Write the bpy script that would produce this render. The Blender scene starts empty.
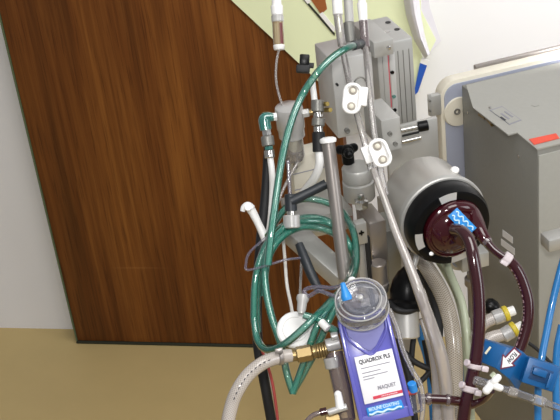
import bpy, bmesh, math, random
from mathutils import Vector as V, Matrix
random.seed(4)
C = bpy.context.scene.collection
W, H, F, CX, CY = 560, 420, 1200.0, 280.0, 210.0
# ------------------------------------------------------------------ camera frame (x right, y down, z forward)
def ray(px, py): return V(((px-CX)/F, (py-CY)/F, 1.0))
D = V((260, 2077, 1200)).normalized()             # straight down, seen from the camera
def horiz(p, q):                                   # horizontal direction of the edge seen from p to q
    n = ray(*p).cross(ray(*q)); d = n.cross(D).normalized()
    return d
XW = horiz((77, 343), (255, 347))
if XW.x < 0: XW = -XW
ZW = -D
YW = ZW.cross(XW)
CAM = V((0, 0, 1.75))
def w_dir(c): return V((XW.dot(c), YW.dot(c), ZW.dot(c)))
def at(px, py, d): return CAM + w_dir(ray(px, py)*d)
def on_y(px, py, y):
    r = w_dir(ray(px, py)); return CAM + r*(y/r.y)
def on_z(px, py, z):
    r = w_dir(ray(px, py)); return CAM + r*((z-CAM.z)/r.z)
XI = V((XW.x, YW.x, ZW.x)); YI = V((XW.y, YW.y, ZW.y)); ZI = V((XW.z, YW.z, ZW.z))   # camera axes in the world
def cam_xyz(p):
    q = p-CAM; return q.dot(XI), q.dot(YI), q.dot(ZI)
def proj(p):
    x, y, z = cam_xyz(p); return CX+F*x/z, CY+F*y/z, z
VC = horiz((537, 150), (461, 85))
if VC.z < 0: VC = -VC
MV = w_dir(VC).normalized(); MZ = V((0, 0, 1)); MU = MV.cross(MZ).normalized()        # machine frame: right, away, up
def len_to(p, e, px=None, py=None):
    x, y, z = cam_xyz(p)
    if px is not None:
        k = (px-CX)/F; return (k*z-x)/(e.dot(XI)-k*e.dot(ZI))
    k = (py-CY)/F; return (k*z-y)/(e.dot(YI)-k*e.dot(ZI))
def sframe(dx, dy, lean=0.0):
    """axes of a flat thing that faces the viewer's side: right, down, outwards; lean tips its top away"""
    l = math.hypot(dx, dy); ex = (XI*dx+YI*dy)/l; ey = (XI*-dy+YI*dx)/l; ez = ex.cross(ey)*-1
    if lean:
        q = Matrix.Rotation(lean, 3, ex); ey = q @ ey; ez = q @ ez
    return ex, ey, ez

# ------------------------------------------------------------------ materials
def lin(h):
    h = h.lstrip('#'); o = []
    for i in (0, 2, 4):
        c = int(h[i:i+2], 16)/255; o.append(c/12.92 if c <= .04045 else ((c+.055)/1.055)**2.4)
    return (*o, 1)
def nodes(name):
    m = bpy.data.materials.new(name); m.use_nodes = True
    nt = m.node_tree; b = nt.nodes['Principled BSDF']; return m, nt, b
def N(nt, t, **k):
    n = nt.nodes.new(t)
    for a, v in k.items():
        if a in n.inputs: n.inputs[a].default_value = v
        else: setattr(n, a, v)
    return n
def L(nt, a, b): nt.links.new(a, b)
def ramp(nt, fac, stops):
    r = nt.nodes.new('ShaderNodeValToRGB'); e = r.color_ramp.elements
    while len(e) < len(stops): e.new(.5)
    for i, (p, c) in enumerate(stops): e[i].position = p; e[i].color = lin(c)
    L(nt, fac, r.inputs[0]); return r.outputs[0]
def mat(name, col, rough=.5, metal=0.0, var=.08, scale=40, bump=0.0, coat=0.0, spec=.5, aniso=None):
    m, nt, b = nodes(name)
    tc = N(nt, 'ShaderNodeTexCoord'); mp = N(nt, 'ShaderNodeMapping')
    L(nt, tc.outputs['Object'], mp.inputs[0])
    if aniso: mp.inputs['Scale'].default_value = aniso
    n = N(nt, 'ShaderNodeTexNoise', Scale=scale, Detail=3.0); L(nt, mp.outputs[0], n.inputs['Vector'])
    hv = N(nt, 'ShaderNodeHueSaturation', Color=lin(col))
    mr = N(nt, 'ShaderNodeMapRange'); mr.inputs[3].default_value = 1-var; mr.inputs[4].default_value = 1+var
    L(nt, n.outputs[0], mr.inputs[0]); L(nt, mr.outputs[0], hv.inputs['Value']); L(nt, hv.outputs[0], b.inputs['Base Color'])
    b.inputs['Roughness'].default_value = rough; b.inputs['Metallic'].default_value = metal
    b.inputs['Coat Weight'].default_value = coat; b.inputs['Specular IOR Level'].default_value = spec
    if bump:
        bp = N(nt, 'ShaderNodeBump', Strength=bump, Distance=.002); L(nt, n.outputs[0], bp.inputs['Height']); L(nt, bp.outputs[0], b.inputs['Normal'])
    return m
def clear(name, col, face=.25, edge=.85, rough=.12, spec=.6, gloss=1.6):
    """see-through plastic: little of it shows face-on, more at the rim"""
    m = mat(name, col, rough, 0, .05, 30, coat=.6, spec=spec); nt = m.node_tree; b = nt.nodes['Principled BSDF']
    out = nt.nodes['Material Output']; t = N(nt, 'ShaderNodeBsdfTransparent'); t.inputs[0].default_value = (1, 1, 1, 1)
    lw = N(nt, 'ShaderNodeLayerWeight', Blend=.45); mr = N(nt, 'ShaderNodeMapRange')
    mr.inputs[3].default_value = face; mr.inputs[4].default_value = edge
    L(nt, lw.outputs['Facing'], mr.inputs[0]); mx = N(nt, 'ShaderNodeMixShader')
    L(nt, mr.outputs[0], mx.inputs[0]); L(nt, t.outputs[0], mx.inputs[1]); L(nt, b.outputs[0], mx.inputs[2])
    fr = N(nt, 'ShaderNodeFresnel', IOR=1.5); gl = N(nt, 'ShaderNodeBsdfGlossy', Roughness=rough*.8); m2 = N(nt, 'ShaderNodeMixShader')
    mu = N(nt, 'ShaderNodeMath', operation='MULTIPLY'); mu.inputs[1].default_value = gloss; mu.use_clamp = True; L(nt, fr.outputs[0], mu.inputs[0])
    L(nt, mu.outputs[0], m2.inputs[0]); L(nt, mx.outputs[0], m2.inputs[1]); L(nt, gl.outputs[0], m2.inputs[2]); L(nt, m2.outputs[0], out.inputs[0])
    return m
def braided(name, c0, c1, pitch=.0042, turns=9, rough=.25):
    """reinforcing threads crossing in a hose wall (runs on the hose's own UV: around, along in metres)"""
    m, nt, b = nodes(name); uv = N(nt, 'ShaderNodeUVMap'); sx = N(nt, 'ShaderNodeSeparateXYZ'); L(nt, uv.outputs[0], sx.inputs[0])
    outs = []
    for s in (1, -1):
        a = N(nt, 'ShaderNodeMath', operation='MULTIPLY'); a.inputs[1].default_value = turns*s; L(nt, sx.outputs[0], a.inputs[0])
        c = N(nt, 'ShaderNodeMath', operation='DIVIDE'); c.inputs[1].default_value = pitch; L(nt, sx.outputs[1], c.inputs[0])
        d = N(nt, 'ShaderNodeMath', operation='ADD'); L(nt, a.outputs[0], d.inputs[0]); L(nt, c.outputs[0], d.inputs[1])
        f = N(nt, 'ShaderNodeMath', operation='PINGPONG'); f.inputs[1].default_value = .5; L(nt, d.outputs[0], f.inputs[0]); outs.append(f.outputs[0])
    mx = N(nt, 'ShaderNodeMath', operation='MAXIMUM'); L(nt, outs[0], mx.inputs[0]); L(nt, outs[1], mx.inputs[1])
    L(nt, ramp(nt, mx.outputs[0], [(.28, c0), (.46, c1)]), b.inputs['Base Color']); b.inputs['Roughness'].default_value = rough
    b.inputs['Coat Weight'].default_value = .5
    return m
def printed(name, col, ink, base=None, lo=.47, hi=.53):
    """tube with a broken line of small print along one side (UV driven)"""
    m, nt, b = nodes(name); uv = N(nt, 'ShaderNodeUVMap'); sx = N(nt, 'ShaderNodeSeparateXYZ'); L(nt, uv.outputs[0], sx.inputs[0])
    g = N(nt, 'ShaderNodeMath', operation='COMPARE'); g.inputs[1].default_value = (lo+hi)/2; g.inputs[2].default_value = (hi-lo)/2; L(nt, sx.outputs[0], g.inputs[0])
    n = N(nt, 'ShaderNodeTexNoise', Scale=260.0, Detail=1.0); n.noise_dimensions = '1D'; L(nt, sx.outputs[1], n.inputs['W'])
    t = N(nt, 'ShaderNodeMath', operation='GREATER_THAN'); t.inputs[1].default_value = .52; L(nt, n.outputs[0], t.inputs[0])
    mu = N(nt, 'ShaderNodeMath', operation='MULTIPLY'); L(nt, g.outputs[0], mu.inputs[0]); L(nt, t.outputs[0], mu.inputs[1])
    mc = N(nt, 'ShaderNodeMix', data_type='RGBA'); L(nt, mu.outputs[0], mc.inputs[0]); mc.inputs[6].default_value = lin(col); mc.inputs[7].default_value = lin(ink)
    L(nt, mc.outputs[2], b.inputs['Base Color']); b.inputs['Roughness'].default_value = .15; b.inputs['Coat Weight'].default_value = .7
    return m
def wood():
    m, nt, b = nodes('brown wood veneer'); tc = N(nt, 'ShaderNodeTexCoord')
    def layer(sc, scale, det, stops):
        mp = N(nt, 'ShaderNodeMapping'); mp.inputs['Scale'].default_value = sc; L(nt, tc.outputs['Object'], mp.inputs[0])
        n = N(nt, 'ShaderNodeTexNoise', Scale=scale, Detail=det, Roughness=.6, Distortion=.25); L(nt, mp.outputs[0], n.inputs['Vector'])
        return ramp(nt, n.outputs[0], stops)
    broad = layer((1, 1, .1), 9.0, 2.0, [(.3, '5f3916'), (.5, '7c4a1e'), (.7, '96602a')])
    fine = layer((1, 1, .022), 85.0, 4.0, [(.3, 'b8a898'), (.5, 'e2d6ca'), (.66, 'ffffff')])
    pores = layer((1, 1, .03), 260.0, 2.0, [(.34, 'a08e80'), (.46, 'ffffff')])
    scr = layer((.05, 1, 1), 38.0, 1.0, [(.74, '000000'), (.8, '50402c')])
    a = N(nt, 'ShaderNodeMix', data_type='RGBA', blend_type='MULTIPLY'); a.inputs[0].default_value = .85; L(nt, broad, a.inputs[6]); L(nt, fine, a.inputs[7])
    c = N(nt, 'ShaderNodeMix', data_type='RGBA', blend_type='MULTIPLY'); c.inputs[0].default_value = .5; L(nt, a.outputs[2], c.inputs[6]); L(nt, pores, c.inputs[7])
    e = N(nt, 'ShaderNodeMix', data_type='RGBA', blend_type='ADD'); e.inputs[0].default_value = .6; L(nt, c.outputs[2], e.inputs[6]); L(nt, scr, e.inputs[7])
    L(nt, e.outputs[2], b.inputs['Base Color']); b.inputs['Roughness'].default_value = .5; b.inputs['Specular IOR Level'].default_value = .3
    return m
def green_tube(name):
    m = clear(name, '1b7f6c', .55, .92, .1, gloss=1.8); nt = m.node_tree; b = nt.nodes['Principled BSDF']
    lw = N(nt, 'ShaderNodeLayerWeight', Blend=.5); L(nt, ramp(nt, lw.outputs['Facing'], [(.02, '4fa58f'), (.25, '237f6c'), (.6, '0f5c4c'), (.95, '2d7a6a')]), b.inputs['Base Color']); return m  # pale centre highlight and dark edges put into the colour by view angle
M = dict(
 wall=mat('white painted wall', 'f2f2f5', .8, 0, .02, 6, .05), floor=mat('olive tan floor covering', 'c2aa74', .6, 0, .05, 14, .05),
 wood=wood(), woodedge=mat('green grey door edge', '5d6a4c', .6), seal=mat('dark door sweep', '2c2f22', .7),
 sheet=mat('pale green sheet', 'e9f0c6', .7, 0, .04, 12), sheetwhite=mat('white sheet edge', 'e4e2ea', .6), brown=mat('brown print', '9a5a2c', .6, 0, .25, 30),
 white=mat('white plastic', 'f4f3f1', .35, 0, .03), cream=mat('cream plastic', 'dcd6c6', .45, 0, .04), lav=mat('lavender grey panel', 'a6abbd', .5, 0, .03),
 alu=mat('brushed aluminium', 'd2d1ce', .42, .45, .08, 30, .08, aniso=(1, 1, .15)), alulight=mat('anodised aluminium', 'b9b8b4', .45, .45, .05, 60),
 aludark=mat('darker grey metal', '868580', .45, .5, .1, 40), steel=mat('stainless steel', 'a59e99', .36, .7, .06, 30, aniso=(1, 1, .2)),  # aludark: plain darker grey metal for screws and fittings
 chrome=mat('bright steel', 'c8c6c2', .15, .9, .08, 40), brass=mat('brass', '98835a', .35, .7, .12, 60), black=mat('black plastic', '0b0b0c', .32, 0, .2, 40, spec=.22),
 rubber=mat('black rubber', '18181a', .6, 0, .2, 40), dgrey=mat('dark blue grey plastic', '282c31', .45), console=mat('grey metal console paint', '8a8983', .5, .15, .05, 160, .1),
 consolet=mat('light grey console cover', 'a3a29b', .5, .1, .04, 160, .08), red=mat('red orange sticker', 'e2482c', .5), label=mat('white label', 'eeedf0', .45, 0, .02),
 ink=mat('dark print', '33323a', .6), inkg=mat('grey print', '8f8f98', .6), inkr=mat('red print', 'cc2f48', .5), maroonp=mat('maroon outline', '6b1f3a', .5),
 motor=mat('satin silver casing', 'bdbab4', .36, .6, .05, 20, .03), blood=mat('dark maroon pump housing', '3a0c14', .12, 0, .12, 30, coat=.35),
 bloodtube=printed('maroon filled tube', '340b12', 'a98a8e', lo=.4, hi=.45), bloodt2=mat('maroon filled tubing', '340b12', .13, 0, .1, 40, coat=.8),
 cyan=mat('bright blue label', '1f8ad8', .4), cyanw=mat('pale blue print', 'c7e6f7', .4), blue=mat('blue plastic probe', '125892', .38, 0, .04, 60), bluedk=mat('blue recess', '0d4070', .5),
 bluetube=mat('blue tubing', '2a76b4', .25, 0, .05, 40, coat=.4), bluetape=mat('royal blue strip', '2458b8', .5), bluecap=mat('sky blue cap', '2f8fe0', .35),
 purple=mat('translucent violet casing', '6463b8', .25, 0, .06, 18, coat=.5), purple2=mat('lighter violet window', '8d8dc4', .3, 0, .1, 24, coat=.4),
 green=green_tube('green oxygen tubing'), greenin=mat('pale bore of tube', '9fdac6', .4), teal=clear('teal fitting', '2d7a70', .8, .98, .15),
 clr=clear('clear tubing', 'd6cfca', .2, .62, .16), clr2=clear('milky clear tubing', 'ddd3cc', .38, .78, .14), clrb=clear('clear polycarbonate', 'aeb0be', .08, .55, .08), smoky=clear('smoky clear body', '7a6a6c', .55, .92, .12),
 frost=clear('frosted plastic', 'c9c7c4', .72, .96, .4), filt=mat('cream filter', 'e8e4cc', .6), barrel=clear('amber barrel', 'b39a72', .6, .95, .2), plum=mat('dark plunger', '6b2f30', .4),
 purpletube=clear('faint violet line', '8d86a0', .2, .65), palegreen=mat('pale green hose', 'b3baa0', .35, 0, .05, 40, coat=.3), braid=braided('braided hose', '95897a', 'd0c7b9', .003, 13),
 braid2=braided('braided clear hose', 'a59b93', 'c9c2ba', .0028, 14), whitetube=mat('white hose', 'f3f2f0', .35), wire=mat('white wire', 'dcd8d2', .5), redw=mat('red wire', 'b0463f', .5),
 yellow=mat('yellow ring', 'd9c23a', .45), tie=mat('translucent white tie', 'cfc3c6', .35), beige=mat('beige metal plate', '9f988e', .6, 0, .05), gold=mat('gold screw', 'a08c4e', .4, .7))

# ------------------------------------------------------------------ mesh building
class MB:
    def __init__(s): s.bm = bmesh.new(); s.uv = s.bm.loops.layers.uv.new('UVMap'); s.mi = 0; s.mats = []
    def use(s, m):
        if m not in s.mats: s.mats.append(m)
        s.mi = s.mats.index(m); return s
    def _face(s, vs, sm=True):
        try: f = s.bm.faces.new(vs)
        except ValueError: return None
        f.material_index = s.mi; f.smooth = sm; return f
    def _merge(s, b2):
        vm = {v: s.bm.verts.new(v.co) for v in b2.verts}
        for f in b2.faces: s._face([vm[v] for v in f.verts])
        b2.free()
    def box(s, o, a, b, c, bevel=0.0, seg=2):
        t = bmesh.new(); vs = [t.verts.new(o+a*i+b*j+c*k) for k in (0, 1) for j in (0, 1) for i in (0, 1)]
        for q in ((0, 2, 3, 1), (4, 5, 7, 6), (0, 1, 5, 4), (2, 6, 7, 3), (0, 4, 6, 2), (1, 3, 7, 5)): t.faces.new([vs[i] for i in q])
        if bevel: bmesh.ops.bevel(t, geom=list(t.edges), offset=bevel, segments=seg, profile=.5, affect='EDGES')
        bmesh.ops.recalc_face_normals(t, faces=t.faces); s._merge(t); return s
    def cbox(s, c, ex, ey, ez, sx, sy, sz, bevel=0.0): return s.box(c-ex*sx/2-ey*sy/2-ez*sz/2, ex*sx, ey*sy, ez*sz, bevel)
    def mbox(s, px, py, d, xu, xv, yz, bevel=.0015):
        """box lined up with the machine; its near left top corner is seen at px,py"""
        p = at(px, py, d); a = len_to(p, MU, px=xu); b = len_to(p, MV, px=xv); c = len_to(p, -MZ, py=yz)
        s.box(p, MU*a, MV*b, -MZ*c, bevel); return p, a, b, c
    def lathe(s, p, ax, prof, n=28, sm=True):
        ax = ax.normalized(); t = ax.orthogonal().normalized(); q = ax.cross(t); rings = []
        for r, h in prof:
            if r < 1e-6: rings.append([s.bm.verts.new(p+ax*h)])
            else: rings.append([s.bm.verts.new(p+ax*h+(t*math.cos(2*math.pi*i/n)+q*math.sin(2*math.pi*i/n))*r) for i in range(n)])
        for A, B in zip(rings, rings[1:]):
            for i in range(n):
                j = (i+1) % n
                if len(A) == 1 and len(B) == 1: continue
                if len(A) == 1: s._face([A[0], B[i], B[j]][::-1], sm)
                elif len(B) == 1: s._face([A[i], A[j], B[0]], sm)
                else: s._face([A[i], A[j], B[j], B[i]], sm)
        for ring, fl in ((rings[0], True), (rings[-1], False)):
            if len(ring) > 1: s._face(ring[::-1] if fl else ring, False)
        return s
    def cyl(s, a, b, r, r2=None, n=20, ch=0.0):
        ax = b-a; l = ax.length; r2 = r if r2 is None else r2; ch = ch or min(r*.12, l*.2)
        return s.lathe(a, ax, [(max(r-ch, 1e-5), 0), (r, ch), (r2, l-ch), (max(r2-ch, 1e-5), l)], n)
    def ball(s, c, r, ax=V((0, 0, 1)), k=1.0, n=20):
        return s.lathe(c, ax, [(r*math.sin(math.pi*i/10), -r*k*math.cos(math.pi*i/10)) for i in range(11)], n)
    def tube(s, pts, r, n=12, step=8, caps=True, closed=False):
        P = smooth_path(pts, step, closed) if step > 1 else list(pts)
        m = len(P); rs = r if isinstance(r, (list, tuple)) else [r, r]
        T = [((P[(i+1) % m] if closed or i < m-1 else P[i])-(P[(i-1) % m] if closed or i else P[i])).normalized() for i in range(m)]
        nrm = T[0].orthogonal().normalized(); rings = []; acc = 0; al = []
        for i in range(m):
            if i: acc += (P[i]-P[i-1]).length
            al.append(acc)
        for i in range(m):
            nrm = (nrm-T[i]*nrm.dot(T[i])).normalized(); bn = T[i].cross(nrm)
            f = (al[i]/max(acc, 1e-9))*(len(rs)-1); k = min(int(f), len(rs)-2); rr = rs[k]+(rs[k+1]-rs[k])*(f-k)
            rings.append([s.bm.verts.new(P[i]+(nrm*math.cos(2*math.pi*j/n)+bn*math.sin(2*math.pi*j/n))*rr) for j in range(n)])
        for i in range(m if closed else m-1):
            A, B = rings[i], rings[(i+1) % m]
            for j in range(n):
                f = s._face([A[j], A[(j+1) % n], B[(j+1) % n], B[j]])
                if f:
                    for lp, (u, v) in zip(f.loops, ((j/n, al[i]), ((j+1)/n, al[i]), ((j+1)/n, al[(i+1) % m]), (j/n, al[(i+1) % m]))): lp[s.uv].uv = (u, v)
        if caps and not closed:
            s._face(rings[0][::-1], False); s._face(rings[-1], False)
        return s
    def prism(s, o, ex, ey, poly, depth, bevel=0.0, holes=()):
        t = bmesh.new(); f = t.faces.new([t.verts.new(o+ex*x+ey*y) for x, y in poly])
        r = bmesh.ops.extrude_face_region(t, geom=[f])
        for v in r['geom']:
            if isinstance(v, bmesh.types.BMVert): v.co += depth
        bmesh.ops.recalc_face_normals(t, faces=t.faces)
        if bevel: bmesh.ops.bevel(t, geom=list(t.edges), offset=bevel, segments=2, profile=.5, affect='EDGES')
        s._merge(t); return s
    def quad(s, *p): s._face([s.bm.verts.new(v) for v in p], False); return s
    def text(s, body, o, ex, ey, size, width=None):
        c = bpy.data.curves.new('lettering', 'FONT'); c.body = body; c.size = 1; c.align_x = 'CENTER'; c.align_y = 'CENTER'; c.extrude = .012; c.offset = .03; c.resolution_u = 3
        ob = bpy.data.objects.new('lettering', c); C.objects.link(ob); bpy.context.view_layer.update()
        me = bpy.data.meshes.new_from_object(ob.evaluated_get(bpy.context.evaluated_depsgraph_get()))
        bpy.data.objects.remove(ob); bpy.data.curves.remove(c)
        xs = [v.co.x for v in me.vertices]; k = size if width is None else width/(max(xs)-min(xs)); ez = ex.cross(ey)
        vs = [s.bm.verts.new(o+ex*v.co.x*k+ey*v.co.y*size+ez*v.co.z*size) for v in me.vertices]
        for p in me.polygons: s._face([vs[i] for i in p.vertices], False)
        bpy.data.meshes.remove(me); return s
def smooth_path(p, step=8, closed=False):
    n = len(p); out = []
    for i in range(n if closed else n-1):
        a, b, c, d = ((p[(i-1) % n], p[i], p[(i+1) % n], p[(i+2) % n]) if closed else (p[max(i-1, 0)], p[i], p[i+1], p[min(i+2, n-1)]))
        for k in range(step):
            t = k/step; out.append(.5*((2*b)+(c-a)*t+(2*a-5*b+4*c-d)*t*t+(3*b-a-3*c+d)*t**3))
    if not closed: out.append(p[-1])
    return out
def world_loc(o):
    p = V((0, 0, 0))
    while o is not None: p = p+o.location; o = o.parent
    return p
def obj(name, mb, m=None, parent=None):
    me = bpy.data.meshes.new(name); mats = list(mb.mats)
    if m and not mats: mats = [m]
    base = world_loc(parent) if parent else None
    if base is None:
        vs = [v.co for v in mb.bm.verts]
        lo = [min(v[i] for v in vs) for i in range(3)]; hi = [max(v[i] for v in vs) for i in range(3)]
        base = V(((lo[0]+hi[0])/2, (lo[1]+hi[1])/2, lo[2]))
    for v in mb.bm.verts: v.co -= base
    mb.bm.to_mesh(me); mb.bm.free()
    me.set_sharp_from_angle(angle=math.radians(38))
    for x in mats: me.materials.append(M[x] if isinstance(x, str) else x)
    o = bpy.data.objects.new(name, me); C.objects.link(o)
    if parent: o.parent = parent
    else: o.location = base
    return o
def tag(o, label, cat, group=None):
    o['label'] = label; o['category'] = cat
    if group: o['group'] = group
    return o
def thing(name, label, cat, loc, group=None):
    o = bpy.data.objects.new(name, None); C.objects.link(o); o.location = loc; o.empty_display_size = .02
    return tag(o, label, cat, group)
def struct(name, mb, m):
    o = obj(name, mb, m); o['kind'] = 'structure'; return o
def pts(*a): return [at(*q) for q in a]
def rp(px, d): return px*d/F
def tube_thing(name, label, cat, m, rpx, path, group=None, n=12, parent=None, more=()):
    d0 = sum(q[2] for q in path)/len(path)
    r = [rp(x, d0) for x in rpx] if isinstance(rpx, (list, tuple)) else rp(rpx, d0)
    pp = pts(*path); e_ = pp[-1].copy()
    for dx, dz in more: pp.append(V((e_.x-dx*.4, e_.y+dx*.3, max(e_.z-dz, r if not isinstance(r, list) else r[-1]))))   # the rest of it hangs to the floor
    o = obj(name, MB().tube(pp, r, n=n), m, parent)
    if parent is None: tag(o, label, cat, group)
    return o
def band(parent, name, m, p, q, rpx, extra=None):
    d = (p[2]+q[2])/2; mb = MB(); a, b = at(*p), at(*q); mb.cyl(a, b, rp(rpx, d))
    if extra: mb.cbox(at(*extra), *sframe(b.x-a.x or .1, 0.2), rp(7, d), rp(5, d), rp(5, d), .001)
    return obj(name, mb, m, parent)

# ------------------------------------------------------------------ the room
YD = on_z(166, 345, 0).y                       # front of the door
YB = on_z(40, 328.5, 0).y                      # wall behind it
mb = MB(); mb.box(V((-2.5, YB, 0)), V((5.5, 0, 0)), V((0, .1, 0)), V((0, 0, 3))); struct('wall_back', mb, 'wall')
mb = MB(); mb.box(V((-2.5, -1.2, -.05)), V((5.5, 0, 0)), V((0, YB+1.3, 0)), V((0, 0, .05))); struct('floor', mb, 'floor')
dx0 = on_y(77, 343, YD).x; dx1 = on_y(362, 345, YD).x
door = bpy.data.objects.new('door_1', None); C.objects.link(door); door.location = V((dx0, YD, 0)); door['kind'] = 'structure'
mb = MB(); mb.box(V((dx0+.004, YD, .008)), V((dx1-dx0-.004, 0, 0)), V((0, .04, 0)), V((0, 0, 2.05)), .001); obj('door_leaf', mb, 'wood', door)
mb = MB(); mb.box(V((dx0-.001, YD-.001, .008)), V((.004, 0, 0)), V((0, .042, 0)), V((0, 0, 2.05))); obj('edge_band', mb, 'woodedge', door)
mb = MB(); mb.box(V((dx0, YD-.004, .001)), V((dx1-dx0, 0, 0)), V((0, .03, 0)), V((0, 0, .006)), .001); obj('door_sweep', mb, 'seal', door)
print('wall', YD, YB, 'door', dx0, dx1)

# pale green sheet fixed up behind the machine
Y1 = YD-.006
def poly_y(mb, ps, y, th=.0015):
    q = [on_y(a, b, y) for a, b in ps]; o = q[0]
    mb.prism(o, V((1, 0, 0)), V((0, 0, 1)), [((p-o).x, (p-o).z) for p in q], V((0, th, 0))); return mb
sheet = thing('poster', 'pale green sheet hung askew across the wooden door behind the machine', 'poster', on_y(360, 120, Y1))
obj('sheet', poly_y(MB(), [(150, -80), (229, -2), (304, 68), (366, 126), (414, 100), (424, 62), (414, 30), (411, -5), (412, -80)], Y1), 'sheet', sheet)
obj('printed_picture', poly_y(MB().use('brown'), [(303, -12), (321, 14.5), (327, 9), (323, -12)], Y1-.002), 'brown', sheet)
mb = MB(); mb.use('white'); poly_y(mb, [(319, 14.5), (322.5, 12), (336, 29), (333.5, 32)], Y1-.003); poly_y(mb, [(302, -3), (306, -6), (311, 2), (307.5, 4)], Y1-.003)
mb.use('seal'); poly_y(mb, [(300, -4), (302, -4.5), (335, 33.5), (334.5, 36)], Y1-.0025)
obj('picture_border', mb, None, sheet)
mb = MB(); e0 = [(398, -60), (402, -10), (406, 15), (414, 40), (425, 59)]; e1 = [(416, -60), (418, -10), (421, 15), (425, 36), (430, 53)]
NB = 5
for (a, b), (c, d) in zip(zip(e0, e0[1:]), zip(e1, e1[1:])):
    for k in range(NB):                               # the turned edge bulges away from the sheet
        f0, f1 = k/NB, (k+1)/NB; h0, h1 = .003+.03*math.sin(f0*2.6), .003+.03*math.sin(f1*2.6)
        mixp = lambda p, q, f: (p[0]+(q[0]-p[0])*f, p[1]+(q[1]-p[1])*f)
        mb.quad(on_y(*mixp(a, c, f0), Y1-h0), on_y(*mixp(b, d, f0), Y1-h0), on_y(*mixp(b, d, f1), Y1-h1), on_y(*mixp(a, c, f1), Y1-h1))
obj('turned_edge', mb, 'sheetwhite', sheet)
mb = MB(); poly_y(mb, [(420, -30), (421, 10), (436, 40), (429, 54), (424, 34), (418, 8)], Y1-.012)
obj('folded_corner', mb, 'sheet', sheet)
mb = MB(); poly_y(mb, [(424, -30), (421, 10), (436, 40), (429, 54), (441, 41), (430, 8)], Y1-.011); obj('corner_lining', mb, 'sheetwhite', sheet)
mb = MB().use('bluetape'); poly_y(mb, [(420, 63), (427, 65.5), (418, 92), (413, 97)], YD-.012)
mb.use('white'); poly_y(mb, [(421.5, 58), (429, 60.5), (427, 65.5), (420, 63)], YD-.012)
tag(obj('adhesive_strip', mb), 'narrow royal blue strip with white tip below the green sheet corner', 'strip')

# ------------------------------------------------------------------ carrying structure
mast = thing('cart_mast', 'grey metal column standing behind the pump and carrying the equipment', 'stand', V((at(392, 300, 1.74).x, at(392, 300, 1.74).y, 0)))
p = at(384, 205, 1.73); a = len_to(p, MU, px=402)
mb = MB(); mb.box(V((p.x, p.y, .03)), MU*a, MV*.03, MZ*(p.z-.03), .002); obj('column', mb, 'beige', mast)
mb = MB(); c = V((p.x, p.y, 0))
for an in (0, 72, 144, 216, 288):
    q = Matrix.Rotation(math.radians(an+20), 3, 'Z') @ MU; mb.tube([c+MZ*.06, c+q*.2+MZ*.05, c+q*.36+MZ*.03], [.02, .013], 10)
    mb.ball(c+q*.36+MZ*.025, .025)
obj('wheeled_base', mb, 'rubber', mast)

# gas blender housing on the left of the block
t = thing('blender_housing', 'square brushed aluminium housing behind the two thin hanging tubes', 'housing', at(345, 135, 1.56))
mb = MB(); P, a, b, c = mb.mbox(331, 61, 1.54, 371.5, 314, 139, .002); VH = P.dot(MV)+b; obj('housing_shell', mb, 'alu', t)
mb = MB(); mb.lathe(at(347.5, 131, 1.552), -MV, [(.0035, -.004), (.0035, .001), (.002, .001), (.001, .0002)], 14); obj('screw', mb, 'aludark', t)
mb = MB(); mb.lathe(at(337.5, 85, 1.538), -MV, [(.0016, -.004), (.0016, .0008), (.0, .0008)], 10); obj('screw', mb, 'rubber', t)
mb = MB(); q = P+MU*a*.36-MZ*.03; mb.tube([at(360, 84, 1.52)+(MU*math.cos(k)*.008+MZ*math.sin(k)*.009) for k in [i*.35+.2 for i in range(9)]], .0011, 8, 3); obj('wire_clip', mb, 'aludark', t)

# extrusion block at right
t = thing('rail_block', 'tall slotted aluminium block with two holes in its top, right of the thin tubes', 'block', at(395, 130, 1.6))
r_ = w_dir(ray(376, 45)); db = (VH+.003-CAM.dot(MV))/r_.dot(MV)
mb = MB(); P, a, b, c = mb.mbox(376, 45, db, 413, 352, 131, .004); obj('block_body', mb, 'alulight', t)
for k, (f0, f1, mm) in enumerate(((.14, .30, 'alulight'), (.33, .47, 'alu'), (.56, .575, 'aludark'), (.70, .715, 'aludark'), (.86, .873, 'aludark'))):
    mb = MB(); mb.box(P+MU*a*f0-MV*.0012-MZ*c*.12, MU*a*(f1-f0), MV*.002, -MZ*c*.84, .0004); obj('slot', mb, mm, t)
mb = MB(); mb.box(P+MU*a*.28-MV*.0016-MZ*c*.14, MU*a*.02, MV*.002, -MZ*c*.6); obj('red_line', mb, 'inkr', t)
for k, z in enumerate((.34, .62, .78)):
    mb = MB(); mb.lathe(P+MU*a*.37-MV*.001-MZ*c*z, -MV, [(.0026, -.001), (.0026, .002), (0, .002)], 12); obj('screw', mb, 'teal' if z == .62 else 'black', t)
for k, (x, y, mm) in enumerate(((388, 22.5, 'black'), (397, 29.5, 'black'), (387, 32, 'chrome'))):
    q = on_z(x, y, P.z); q.z = P.z+.0002; mb = MB(); mb.lathe(q, MZ, [(.004, -.001), (.004, .0006), (.0, .0006)], 14); obj('bolt', mb, mm, t)
PB = P; Q = at(373.5, 43, 1.535); qa = len_to(Q, MU, px=393); qc = len_to(Q, -MZ, py=58.5)
mb = MB(); mb.box(Q, MU*qa, MV*((PB-Q).dot(MV)+.001), -MZ*qc, .001); obj('cover_plate', mb, 'alulight', t)
mb = MB(); mb.lathe(at(388.5, 47.5, 1.534), -MV, [(.0026, -.001), (.0026, .002), (0, .003)], 12); obj('screw', mb, 'chrome', t)

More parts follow.
